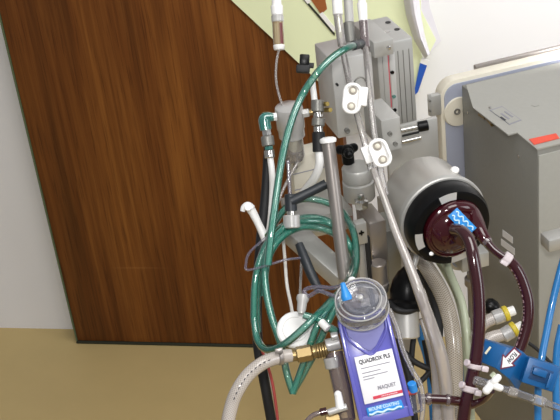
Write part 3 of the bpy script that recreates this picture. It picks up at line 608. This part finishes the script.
# ------------------------------------------------------------------ disc filter, brass connector and clear hose
t = thing('disc_filter', 'round white disc filter behind the crossing green tube', 'filter', at(296, 348, 1.39)); q = at(295.5, 330, 1.395)
ex, ey, ez = sframe(1, -.1, -.2); ez = (ez+MZ*.25).normalized()
mb = MB(); mb.lathe(q, ez, [(0, -.005), (rp(17, 1.39), -.005), (rp(19, 1.39), -.002), (rp(19, 1.39), .001), (rp(17.5, 1.39), .003), (rp(6, 1.39), .005), (0, .005)], 44); obj('disc', mb, 'white', t)
mb = MB(); mb.lathe(q, ez, [(rp(12, 1.39), .0036), (rp(12.4, 1.39), .0052), (rp(12.8, 1.39), .0036)], 40); obj('raised_ring', mb, 'white', t)
mb = MB(); mb.cyl(q-ez*.004, q-ez*.02, .004); obj('port', mb, 'white', t)

t = thing('brass_connector', 'brass hose connector joining clear hose to the violet oxygenator', 'connector', at(310, 362, 1.37)); d = 1.365
for k, (x0, y0, x1, y1, r, nn, nm) in enumerate(((287, 356.5, 297, 354.8, 6.2, 20, 'ferrule'), (296.5, 355, 312, 352, 8.3, 6, 'hex_nut'), (312, 352, 316, 351.2, 6.8, 20, 'collar'), (315, 351.4, 330, 348.2, 7.4, 20, 'threaded_barrel'))):
    mb = MB(); mb.cyl(at(x0, y0, d), at(x1, y1, d), rp(r, d), n=nn); o = obj(nm, mb, 'brass', t)
    if nm == 'threaded_barrel':
        mb = MB()
        for i in range(5):
            f = (i+.8)/6; p_ = at(x0+(x1-x0)*f, y0+(y1-y0)*f, d); v_ = (at(x1, y1, d)-at(x0, y0, d)).normalized(); mb.lathe(p_-v_*.0008, v_, [(rp(7.3, d), 0), (rp(8.4, d), .0008), (rp(7.3, d), .0016)], 20)
        obj('thread', mb, 'brass', o)
t = thing('gas_hose', 'thick clear braided hose curving down from the brass connector', 'hose', at(228, 430, 1.34))
o = tube_thing('hose_run', None, None, 'braid2', 7, ((291, 355.5, 1.365), (278, 357.5, 1.36), (263, 363, 1.35), (249, 374, 1.345), (239, 388, 1.34), (232, 404, 1.34), (227, 430, 1.34)), parent=t, n=18, more=[(0, .03), (0, .08), (0, .18), (.05, .35), (.12, .60), (.3, 9)])
mb = MB(); mb.cyl(at(277, 357.7, 1.36), at(282, 356.8, 1.362), rp(8.3, 1.36)); mb.cbox(at(279, 350.5, 1.35), *sframe(1, -.15), rp(8, 1.36), rp(5, 1.36), .006, .001); obj('hose_clamp', mb, 'steel', t)
mb = MB(); pp = smooth_path(pts((277, 357.7, 1.349), (263, 363, 1.339), (249, 374, 1.334), (239, 388, 1.329), (232, 404, 1.329)), 10)
for i in range(6, 38, 3):
    v_ = (pp[i+1]-pp[i]).normalized(); sd = v_.cross(ZI).normalized(); mb.cbox(pp[i]+ZI*.0008, v_, sd, -ZI, .0026, .0012, .001)
obj('hose_print', mb, 'ink', t)

# ------------------------------------------------------------------ violet oxygenator
t = thing('oxygenator', 'violet oxygenator cartridge with clear domed top and white label', 'oxygenator', at(380, 425, 1.35)); d = 1.33
TL, TR, BL, BR = at(337.5, 321, d), at(387.5, 309, d), at(361, 428, d-.005), at(413.5, 414, d-.005)
ex = (TR-TL).normalized(); ey = (BL-TL); ey = (ey-ex*ey.dot(ex)).normalized(); ez = -(ex.cross(ey)); 
if ez.dot(ZI) > 0: ez = -ez
wO = (TR-TL).length; hO = (BL-TL).length
def o2(x, y, z=0.0): return TL+ex*(x*wO)+ey*(y*hO)+ez*z
sk = (BL-TL).dot(ex)/wO; wB = ((BR-BL).length)/wO
def ed(u, y): return (sk*y + u*(1+(wB-1)*y), y)                     # follows the slightly flaring sides
def opoly(us, z0, z1, bev=0.0, m_=None):
    m_ = m_ or MB(); m_.prism(o2(0, 0, z0), ex, ey, [(ed(u, y)[0]*wO, y*hO) for u, y in us], ez*(z1-z0), bev); return m_
obj('casing', opoly([(0, .02), (.05, -.005), (.95, -.005), (1, .02), (1, 1), (0, 1)], -.05, -.002, .0025), 'purple', t)
mb = MB()
for u0, u1 in ((0, .075), (.925, 1)): opoly([(u0, .03), (u1, .03), (u1, 1), (u0, 1)], -.004, .002, .001, mb)
opoly([(.0, .90), (1, .90), (1, 1), (0, 1)], -.004, .0005, .001, mb); obj('side_rail', mb, 'purple', t)
o = obj('window', opoly([(.12, .03), (.88, .03), (.86, .16), (.62, .30), (.5, .335), (.38, .30), (.14, .16)], -.003, .0005, .0006), 'purple2', t)
vv = [(.1, .04), (.13, .19), (.38, .335), (.5, .37), (.62, .335), (.87, .19), (.9, .04)]
mb = MB(); mb.tube([o2(ed(*q)[0], q[1], .001) for q in vv], .0013, 8, 5); obj('window_ridge', mb, 'purple', t)
lo = obj('paper_label', opoly([(.16, .36), (.90, .36), (.90, .80), (.16, .80)], -.003, .0016, .0006), 'label', t)
def lab(u, y): e_ = ed(u, y); return o2(e_[0], e_[1], .0022)
tx = ((lab(.9, .5)-lab(.16, .5))).normalized(); ty = -ey
mb = MB(); mb.text('QUADROX PLS', lab(.53, .415), tx, ty, .0065, wO*.62); obj('product_lettering', mb, 'ink', lo)
mb = MB(); mb.text('MAQUET', lab(.64, .68), tx, ty, .0058, wO*.36); obj('maker_lettering', mb, 'inkg', lo)
mb = MB()
for y_, u0, u1 in ((.47, .24, .80), (.515, .24, .60), (.55, .24, .72), (.575, .24, .45)):
    opoly([(u0, y_), (u1, y_), (u1, y_+.008), (u0, y_+.008)], .0015, .0021, 0, mb)
obj('fine_print', mb, 'inkg', lo)
obj('red_stripe', opoly([(.34, .745), (.90, .745), (.90, .773), (.34, .773)], .0015, .0022), 'inkr', lo)
mb = MB()
for k in range(9): u = .5+.035*k; opoly([(u, .755), (u+.02, .755), (u+.02, .763), (u, .763)], .0022, .0025, 0, mb)
obj('stripe_print', mb, 'label', lo)
bo = obj('blue_label', opoly([(.17, .835), (.84, .835), (.86, .915), (.17, .915)], -.003, .0016, .0006), 'cyan', t)
mb = MB(); mb.text('BIOLINE COATING', lab(.5, .855), tx, ty, .0052, wO*.6); obj('coating_lettering', mb, 'cyanw', bo)
mb = MB(); mb.tube([lab(.20+.62*i/12, .895+.007*math.sin(i*1.6)) for i in range(13)], .0012, 6, 3); obj('wave_print', mb, 'cyanw', bo)
# clear dome
dc = at(362, 306, 1.325); da = (MZ*.8-ZI*.5+XI*-.1).normalized()
mb = MB(); mb.lathe(dc, da, [(rp(22.41, d), -.008), (rp(25.73, d), -.006), (rp(26.56, d), -.003), (rp(26.14, d), .010), (rp(24.90, d), .013), (rp(22.41, d), .0145), (rp(18.26, d), .013)], 56); dm = obj('clear_dome', mb, 'clrb', t)
mb = MB(); mb.lathe(dc, da, [(0, .0125), (rp(16.60, d), .0125), (rp(18.26, d), .0135), (rp(16.60, d), .0145), (rp(11.62, d), .013), (rp(10.79, d), .015), (rp(9.54, d), .015), (rp(8.71, d), .013), (rp(4.98, d), .013), (rp(4.56, d), .017), (0, .017)], 48); obj('dome_lid', mb, 'clrb', dm)
mb = MB(); mb.lathe(dc+da*.016, da, [(rp(2.99, d), 0), (rp(2.82, d), .003), (rp(1.24, d), .004), (0, .004)], 20); obj('centre_plug', mb, 'frost', dm)
mb = MB()
for rr_, hh in ((30.5, .0135), (25, .0145), (31.8, -.004)):
    mb.tube([dc+da*hh+(ex*math.cos(a_)+da.cross(ex)*math.sin(a_))*rp(rr_*.83, d) for a_ in [i*math.pi/16 for i in range(32)]], .0008, 6, 1, closed=True)
obj('dome_rim', mb, 'frost', dm)
mb = MB(); b0, b1 = at(347, 299, 1.30), at(342.5, 283, 1.30); mb.lathe(b0, b1-b0, [(rp(5, d), -.001), (rp(5.4, d), .003), (rp(4, d), .008), (rp(3, d), .013), (rp(2.4, d), .018), (0, .019)], 20); obj('blue_cap', mb, 'bluecap', t)
mb = MB(); mb.ball(at(352, 281, 1.345), rp(4.5, d)); obj('white_vent_cap', mb, 'white', t)
# clear left body with ports, right curved conduit
mb = MB(); mb.tube(pts((334, 352, 1.365), (338, 372, 1.362), (343, 395, 1.36), (347, 420, 1.36)), [rp(9, d), rp(9.5, d), rp(9, d)], 18); sb = obj('side_body', mb, 'smoky', t)
mb = MB(); mb.cyl(at(326, 346, 1.362), at(340, 342.5, 1.362), rp(7, d), n=24); mb.cyl(at(331, 337, 1.358), at(338, 335.5, 1.358), rp(4.5, d)); obj('gas_port', mb, 'frost', t)
mb = MB(); mb.cyl(at(331, 357, 1.36), at(333.5, 368, 1.36), rp(8.2, d)); obj('port_collar', mb, 'frost', sb)
mb = MB(); mb.tube(pts((389, 309, 1.335), (397, 328, 1.335), (403, 350, 1.335), (412, 370, 1.335), (420, 384, 1.335), (423, 402, 1.335), (421, 425, 1.335)), rp(2.6, d), 12); obj('conduit', mb, 'clr', t)
mb = MB(); mb.cyl(at(413, 392, 1.345), at(417, 412, 1.345), rp(7, d)); obj('outlet_port', mb, 'clrb', t)
mb = MB(); mb.cyl(at(413.5, 391, 1.335), at(411.5, 383, 1.33), rp(4.6, d), n=10); obj('luer_cap', mb, 'bluecap', t)
mb = MB(); mb.cyl(at(407, 393, 1.335), at(416, 391.5, 1.335), rp(3, d)); obj('red_port', mb, 'redw', t)
mb = MB(); mb.cyl(at(393, 421, 1.33), at(394, 430, 1.33), rp(3, d)); obj('lower_port', mb, 'white', t)

# stopcock at lower left
t = thing('stopcock', 'small white stopcock with thin maroon line left of the oxygenator', 'stopcock', at(340, 412, 1.34)); d = 1.335
mb = MB(); mb.cyl(at(340.5, 409, d), at(338, 394, d), rp(4.6, d), rp(3.8, d)); mb.ball(at(338, 394.5, d), rp(4, d)); obj('tap', mb, 'white', t)
mb = MB(); mb.cyl(at(328, 412.5, d), at(347, 406.5, d), rp(3.4, d)); obj('tap_body', mb, 'frost', t)
mb = MB(); mb.tube(pts((330, 412, d), (322, 412.5, d), (312, 416, d), (303, 426, d)), rp(2.6, d), 12); obj('maroon_line', mb, 'smoky', t)
mb = MB(); mb.cyl(at(320, 412.5, d), at(327, 411, d), rp(4, d)); obj('sleeve', mb, 'bloodt2', t)
mb = MB(); mb.cyl(at(326, 420, 1.36), at(348, 415, 1.36), rp(6, d), n=6); tag(obj('brass_nipple', mb, 'brass'), 'second brass fitting below the small white stopcock', 'fitting')

# ------------------------------------------------------------------ black bulb, frame, hoses behind
t = thing('rubber_bulb', 'black egg shaped rubber bulb on a metal cup', 'bulb', at(410, 340, 1.58)); d = 1.56
q = at(406, 307, d); mb = MB(); ax = at(409, 268, d)-q; mb.lathe(q, ax, [(rp(15, d), -.004), (rp(19, d), 0), (rp(19.5, d), .006), (rp(16.5, d), .010), (rp(17.5, d), .020), (rp(15.5, d), .034), (rp(10.5, d), .046), (rp(5, d), .053), (0, .055)], 32); obj('bulb', mb, 'black', t)
mb = MB(); mb.tube(pts((389, 302, 1.55), (396, 309, 1.54), (408, 311, 1.54), (420, 306, 1.545)), rp(3.6, d), 10); obj('collar', mb, 'rubber', t)
mb = MB(); mb.cyl(at(406.5, 309, d), at(407.5, 338, d), rp(12.5, d), n=28); obj('metal_cup', mb, 'alu', t)
mb = MB(); mb.cyl(at(412, 273, 1.52), at(418, 252, 1.52), rp(2.8, d)); mb.cyl(at(411.3, 275, 1.52), at(413, 269, 1.52), rp(4.2, d)); obj('grey_nozzle', mb, 'frost', t)
mb = MB(); mb.tube(pts((411, 238, 1.55), (407, 252, 1.545), (408, 268, 1.545)), rp(3.5, d), 10); obj('neck_tube', mb, 'rubber', t)
fr = thing('wire_frame', 'black tubular frame crossing below the metal cup', 'frame', at(412, 470, 1.6))
for pth, r in ((((398, 335, 1.6), (404, 360, 1.6), (412, 395, 1.6), (420, 470, 1.6)), 3.4), (((414, 335, 1.6), (412, 352, 1.6), (411, 375, 1.6), (413, 400, 1.6)), 3), (((402, 350, 1.59), (415, 362, 1.59), (432, 370, 1.59)), 3), (((433, 368, 1.59), (424, 378, 1.59), (414, 388, 1.59)), 2.8), (((425, 340, 1.61), (431, 370, 1.61), (437, 400, 1.61), (442, 470, 1.61)), 3.6)):
    tube_thing('frame_bar', None, None, 'rubber', r, pth, parent=fr)
tube_thing('black_hose', 'black hose looping behind the braided hose', 'hose', 'rubber', 5.5, ((420, 268, 1.66), (431, 290, 1.66), (437, 315, 1.66), (437, 338, 1.66), (431, 352, 1.665), (433, 372, 1.67), (443, 400, 1.67), (446, 430, 1.67)))
tube_thing('blue_tube', 'blue tube glimpsed left of the braided hose', 'tube', 'bluetube', 4, ((414, 318, 1.63), (421, 338, 1.635), (428, 362, 1.64), (432, 395, 1.64), (434, 430, 1.64)))
tube_thing('blue_tube', 'blue tube at the bottom edge under the maroon junction', 'tube', 'bluetube', 3, ((461, 345, 1.66), (464, 380, 1.66), (466, 405, 1.66), (467, 432, 1.66)))
tube_thing('braided_hose', 'thick cream braided hose hanging below the pump', 'hose', 'braid', 8, ((415, 252, 1.6), (427, 268, 1.58), (440, 290, 1.55), (449, 315, 1.53), (454, 345, 1.52), (455, 375, 1.52), (455, 402, 1.52), (456, 432, 1.52)), n=20)
tube_thing('pale_hose', 'pale green hose beside the braided hose, nearest the maroon tube', 'hose', 'palegreen', 3.9, ((443, 255, 1.54), (452, 278, 1.51), (462, 303, 1.49), (467, 332, 1.48), (469, 360, 1.48), (470, 395, 1.49), (472, 430, 1.5)))
tube_thing('pale_hose', 'second pale green hose between braided hose and pump', 'hose', 'palegreen', 3.4, ((435, 256, 1.62), (445, 272, 1.61), (457, 296, 1.6), (464, 325, 1.59), (466, 355, 1.59), (468, 400, 1.6)))
t = thing('return_tube', 'long clear tube slanting down across the front below the lower clamp', 'tube', at(450, 430, 1.36))
tube_thing('tube_run', None, None, 'clr2', [3.6, 3.8, 4.4, 5.2, 6.2, 7, 7, 7], ((373, 168, 1.42), (384, 198, 1.42), (396, 232, 1.41), (408, 262, 1.40), (420, 294, 1.39), (431, 325, 1.40), (440, 353, 1.405), (446, 383, 1.41), (449, 430, 1.42)), parent=t, n=18)
tube_thing('bore', None, None, 'wire', [1.0, 1.2, 1.4, 1.5], ((375, 173, 1.418), (396, 230, 1.408), (410, 264, 1.398), (421, 292, 1.39)), parent=t)
tube_thing('clear_tube', 'wide clear tube directly left of the braided hose lower end', 'tube', 'clr2', 5.5, ((424, 318, 1.43), (433, 350, 1.43), (437, 380, 1.43), (438, 430, 1.43)))

# ------------------------------------------------------------------ maroon lines
t = thing('blood_inlet_tube', 'thick maroon tube running from pump centre down to the junction', 'tube', at(468, 400, 1.36))
o = tube_thing('tube_run', None, None, 'bloodtube', [6.2, 6.6, 6.6, 6.6], ((454, 229, 1.39), (463, 232, 1.375), (470, 243, 1.365), (474, 262, 1.36), (478, 290, 1.36), (479, 320, 1.36), (477, 350, 1.36), (472, 378, 1.36), (466, 402, 1.36), (462, 432, 1.365)), parent=t, n=18)
for (p_, q_, r, e_) in (((475, 364, 1.36), (474, 369, 1.36), 8.6, (485, 369, 1.345)), ((470, 386, 1.36), (468.5, 392, 1.36), 9, (478, 393, 1.345))):
    mb = MB(); a_, b_ = at(*p_), at(*q_); mb.cyl(a_, b_, rp(r, 1.36), n=24); mb.cbox(at(*e_), *sframe(1, .2), rp(7, 1.36), rp(6, 1.36), .006, .0015); mb.cyl(at(p_[0]-7, p_[1]-1, 1.352), at(p_[0]-9, p_[1]-1.5, 1.35), .004)
    obj('cable_tie', mb, 'tie', t)
t = thing('blood_outlet_tube', 'maroon tube curving from pump right side into the blue probe', 'tube', at(520, 345, 1.4))
tube_thing('outlet_neck', None, None, 'bloodt2', 4.2, ((484, 238, 1.41), (494, 250, 1.405), (505, 258, 1.40)), parent=t)
tube_thing('tube_run', None, None, 'bloodtube', 6, ((504, 257, 1.40), (515, 267, 1.40), (523, 283, 1.40), (528, 303, 1.40), (527, 325, 1.40), (520, 348, 1.40), (512, 362, 1.40)), parent=t, n=18)
mb = MB(); mb.cyl(at(503, 256.5, 1.40), at(510, 261.5, 1.40), rp(7, 1.4), n=24); mb.cbox(at(504, 263, 1.385), *sframe(1, .6), rp(8, 1.4), rp(4, 1.4), .005, .001); obj('cable_tie', mb, 'tie', t)
mb = MB(); mb.cyl(at(485.5, 240, 1.41), at(488.5, 243.5, 1.408), rp(5.6, 1.4)); obj('collar', mb, 'smoky', t)
t = thing('blood_junction', 'maroon cross tube linking oxygenator outlet and the long maroon tube', 'tube', at(445, 408, 1.37))
tube_thing('tube_run', None, None, 'bloodt2', 5, ((418, 399, 1.36), (432, 399, 1.36), (448, 400, 1.36), (464, 402, 1.365)), parent=t)
mb = MB(); mb.cyl(at(426, 399, 1.36), at(431, 399, 1.36), rp(6.2, 1.36)); mb.cyl(at(446, 400, 1.36), at(450, 400.2, 1.36), rp(6.2, 1.36)); obj('sleeve', mb, 'smoky', t)
tube_thing('branch', None, None, 'bloodt2', [6, 4, 3.4, 3], ((463, 405, 1.365), (474, 404, 1.36), (485, 399, 1.35), (492, 391, 1.335)), parent=t)

# ------------------------------------------------------------------ stopcock and pressure line lower right
t = thing('three_way_tap', 'white three armed tap in front of the blue probe', 'stopcock', at(492, 396, 1.32)); d = 1.32; c0 = at(491.5, 384.5, d)
mb = MB(); mb.ball(c0, rp(5, d))
for x, y, r in ((498, 377.5, 3.6), (486.5, 390.5, 4.2), (500, 388, 3.6)):
    mb.tube([c0, at((491.5+x)/2, (384.5+y)/2, d-.004), at(x, y, d-.004)], [rp(4, d), rp(r, d)], 12, 4); mb.ball(at(x, y, d-.004), rp(r, d))
obj('tap_handle', mb, 'white', t)
mb = MB(); mb.cyl(at(492, 378, 1.33), at(496, 374, 1.33), rp(4, d)); obj('grey_port', mb, 'palegreen', t)
mb = MB(); mb.cyl(at(474, 380, d+.01), at(487, 384, d+.01), rp(4.6, d)); obj('luer_end', mb, 'clrb', t)
t = thing('pressure_line', 'clear luer line leading from white tap to the right edge', 'tube', at(540, 405, 1.32))
segs = ((501, 388, 509, 391, 3.6), (508, 390.5, 517, 393.5, 5), (516, 393, 534, 399.5, 4.2), (533, 399, 545, 403, 5.4), (544, 402.5, 566, 410, 3.6))
for i, (x0, y0, x1, y1, r) in enumerate(segs):
    mb = MB(); mb.cyl(at(x0, y0, d), at(x1, y1, d), rp(r, d), n=18); obj('luer_segment', mb, 'clrb' if i in (0, 2, 4) else 'clr', t)

tube_thing('line_tail', None, None, 'clr', 3, ((564, 409.5, 1.32), (572, 414, 1.32), (579, 428, 1.32)), parent=t, more=[(0, .12), (-.05, .3), (-.1, .6), (-.3, 9)])
# ------------------------------------------------------------------ blue flow probe
t = thing('flow_probe', 'blue clip-on flow probe block with white arrow label', 'flow sensor', at(515, 392, 1.38)); d = 1.37
ex, ey, ez = sframe(.93, .36); ey = (ey+ex*-.12).normalized(); o0 = at(505, 357, d)
def q2(px, py, z=0.0):
    return at(px, py, d)+ez*z
# facetted body: cross-section steps across ex, extruded along ey
tl, tm1, tm2, tr = (486, 341), (507, 347), (522, 351), (534, 361.5)
bl, bm1, bm2, br = (482, 363), (495, 368), (509, 379), (520, 393)
mb = MB(); bm = mb.bm
zs = (-.008, .004, .004, -.012)
top = [bm.verts.new(q2(*p_, z)) for p_, z in zip((tl, tm1, tm2, tr), zs)]; bot = [bm.verts.new(q2(*p_, z)) for p_, z in zip((bl, bm1, bm2, br), zs)]
tb = [bm.verts.new(q2(*p_, -.045)) for p_ in (tl, tm1, tm2, tr)]; bb = [bm.verts.new(q2(*p_, -.045)) for p_ in (bl, bm1, bm2, br)]
for i in range(3):
    mb._face([top[i], top[i+1], bot[i+1], bot[i]], False); mb._face([tb[i], bb[i], bb[i+1], tb[i+1]], False)
    mb._face([top[i], tb[i], tb[i+1], top[i+1]], False); mb._face([bot[i], bot[i+1], bb[i+1], bb[i]], False)
mb._face([top[0], bot[0], bb[0], tb[0]], False); mb._face([top[3], tb[3], bb[3], bot[3]], False)
bmesh.ops.recalc_face_normals(bm, faces=bm.faces); bmesh.ops.bevel(bm, geom=list(bm.edges), offset=.0012, segments=2, profile=.5, affect='EDGES')
obj('probe_body', mb, 'blue', t)
# arrow: points to lower left, writing FLOW read from the far side
ta, tip = q2(516, 351, .0052), q2(501, 367, .0052); av = (tip-ta).normalized(); aw = (av.cross(ez)).normalized(); al_ = (tip-ta).length
def arrow(g):
    w1, w2, n_ = .0042+g, .0078+g*1.4, al_*.58
    return [(-g, -w1), (n_-g, -w1), (n_-g, -w2), (al_+g*1.6, 0), (n_-g, w2), (n_-g, w1), (-g, w1)]
mb = MB(); mb.prism(ta-ez*.0006, av, aw, arrow(.0017), ez*.0010); ao = obj('arrow_label', mb, 'maroonp', t)
mb = MB(); mb.prism(ta+ez*.0002, av, aw, arrow(0), ez*.0006); obj('arrow_face', mb, 'label', ao)
mb = MB(); tdir = av; tup = -(tdir.cross(ez)) ; 
if tdir.cross(tup).dot(ez) < 0: tup = -tup
mb.text('FLOW', ta+av*al_*.36+ez*.0010, tdir, tup, .0075, al_*.55); obj('flow_lettering', mb, 'ink', ao)
mb = MB(); mb.cyl(q2(485, 353.5, .0022), q2(490, 346.5, .0035), rp(1.2, d)); obj('slot_mark', mb, 'filt', t)
# latch block at right
cb = at(540.5, 374.5, d-.004); lx, ly, lz = sframe(.93, .30)
mb = MB(); mb.cbox(cb+lz*-.012, lx, ly, lz, rp(33, d), rp(26, d), .03, .0015); ko = obj('latch_block', mb, 'blue', t)
mb = MB(); mb.cbox(cb+lz*.0035-lx*.0, lx, ly, lz, rp(22, d), rp(14, d), .0012, .0003); obj('recess', mb, 'bluedk', ko)
mb = MB(); mb.cbox(cb+lz*.006-lx*rp(3, d)-ly*rp(2, d), lx, ly, lz, rp(14, d), rp(7, d), .009, .001); mb.cbox(cb+lz*.005+lx*rp(9, d)+ly*rp(3, d), lx, ly, lz, rp(3.5, d), rp(15, d), .005, .0008); obj('latch', mb, 'blue', ko)

# connectors behind the probe
for i, (lab_, pa_, pb_, yc) in enumerate((('clear hose with yellow ringed white plug, upper of two behind the probe', (476, 338, 1.47), (497, 317, 1.47), (507, 313)), ('clear hose with yellow ringed plug, lower of two behind the probe', (480, 350, 1.45), (506, 334, 1.45), (516, 328)))):
    t = thing('gas_plug', lab_, 'hose', at(pb_[0], pb_[1]+8, pb_[2]), 'clear hoses ending in yellow ringed plugs')
    mx_, my_ = (pa_[0]+pb_[0])/2-4, (pa_[1]+pb_[1])/2-3; dd = pb_[2]
    o = tube_thing('hose_end', None, None, 'braid2', 6.5, (pa_, (mx_, my_, dd), pb_), parent=t)
    vx, vy = yc[0]-pb_[0], yc[1]-pb_[1]; l_ = math.hypot(vx, vy); vx /= l_; vy /= l_
    for nm, f0, f1, r, mm in (('plug_body', -4, 7, 7.6, 'frost'), ('yellow_ring', 7, 12, 8, 'yellow'), ('plug_tip', 12, 19, 5 if i == 0 else 4, 'white')):
        mb = MB(); mb.cyl(at(pb_[0]+vx*f0, pb_[1]+vy*f0, dd), at(pb_[0]+vx*f1, pb_[1]+vy*f1, dd), rp(r, dd)); obj(nm, mb, mm, t)
mb = MB(); mb.lathe(at(497, 310, 1.53), (at(484, 303, 1.53)-at(497, 310, 1.53)), [(rp(6, 1.5), 0), (rp(8, 1.5), .004), (rp(8.5, 1.5), .012), (rp(6, 1.5), .017), (0, .019)], 20)
tag(obj('rubber_plug', mb, 'black'), 'small black rubber plug behind the yellow ringed plugs', 'plug')
# blue tubes on the right
tube_thing('blue_tube', 'blue tube slanting down along the console front to the probe', 'tube', 'bluetube', 3.8, ((568, 245, 1.42), (560, 272, 1.42), (552, 305, 1.42), (546, 335, 1.415), (541, 362, 1.41), (538, 390, 1.41), (538, 432, 1.41)))
tube_thing('blue_tube', 'blue tube at the right edge beside the probe latch', 'tube', 'bluetube', 3.8, ((562, 325, 1.43), (557, 350, 1.43), (556, 385, 1.43), (557, 432, 1.43)))
tube_thing('black_cable', 'thin black cable crossing behind the probe to the right edge', 'cable', 'rubber', 1.8, ((524, 340, 1.46), (538, 350, 1.46), (552, 364, 1.46), (566, 372, 1.46)))

# ------------------------------------------------------------------ camera and light
cd = bpy.data.cameras.new('camera'); cd.sensor_width = 36; cd.lens = F/W*36; cd.clip_start = .05
cam = bpy.data.objects.new('camera', cd); C.objects.link(cam)
cam.matrix_world = Matrix((( XI.x, -YI.x, -ZI.x, CAM.x), (XI.y, -YI.y, -ZI.y, CAM.y), (XI.z, -YI.z, -ZI.z, CAM.z), (0, 0, 0, 1)))
sc = bpy.context.scene; sc.camera = cam
def area(name, loc, tgt, size, power, col):
    l_ = bpy.data.lights.new(name, 'AREA'); l_.shape = 'DISK' if size < .3 else 'SQUARE'; l_.size = size; l_.energy = power; l_.color = col
    o = bpy.data.objects.new(name, l_); C.objects.link(o); o.location = loc; o.rotation_euler = (V(tgt)-V(loc)).to_track_quat('-Z', 'Y').to_euler(); return o
area('ceiling_light', (.5, .6, 2.9), (.1, 1.4, .8), 1.2, 29, (1, .98, .95))
area('window_light', (2.6, .4, 1.9), (.2, 1.6, 1.0), 1.3, 22, (.93, .96, 1))
area('camera_flash', (.02, -.02, 1.92), (.2, 1.4, 1.0), .12, 11, (1, .98, .95))
lw_ = on_y(640, -120, YB); area('wall_lamp', (lw_.x, YB-.55, lw_.z+.1), (on_y(500, 0, YB).x, YB, on_y(500, 0, YB).z), .4, 2.6, (1, .99, .98))
w = bpy.data.worlds.new('world'); sc.world = w; w.use_nodes = True; nt = w.node_tree; bg = nt.nodes['Background']
tc = N(nt, 'ShaderNodeTexCoord'); sp = N(nt, 'ShaderNodeSeparateXYZ'); L(nt, tc.outputs['Generated'], sp.inputs[0])
mr = N(nt, 'ShaderNodeMapRange'); mr.inputs[1].default_value = -1; L(nt, sp.outputs[2], mr.inputs[0])
L(nt, ramp(nt, mr.outputs[0], [(.1, '8a8478'), (.5, 'a9a9ab'), (1, 'e2e5ea')]), bg.inputs[0]); bg.inputs[1].default_value = .5
sc.view_settings.view_transform = 'Standard'; sc.view_settings.exposure = 0
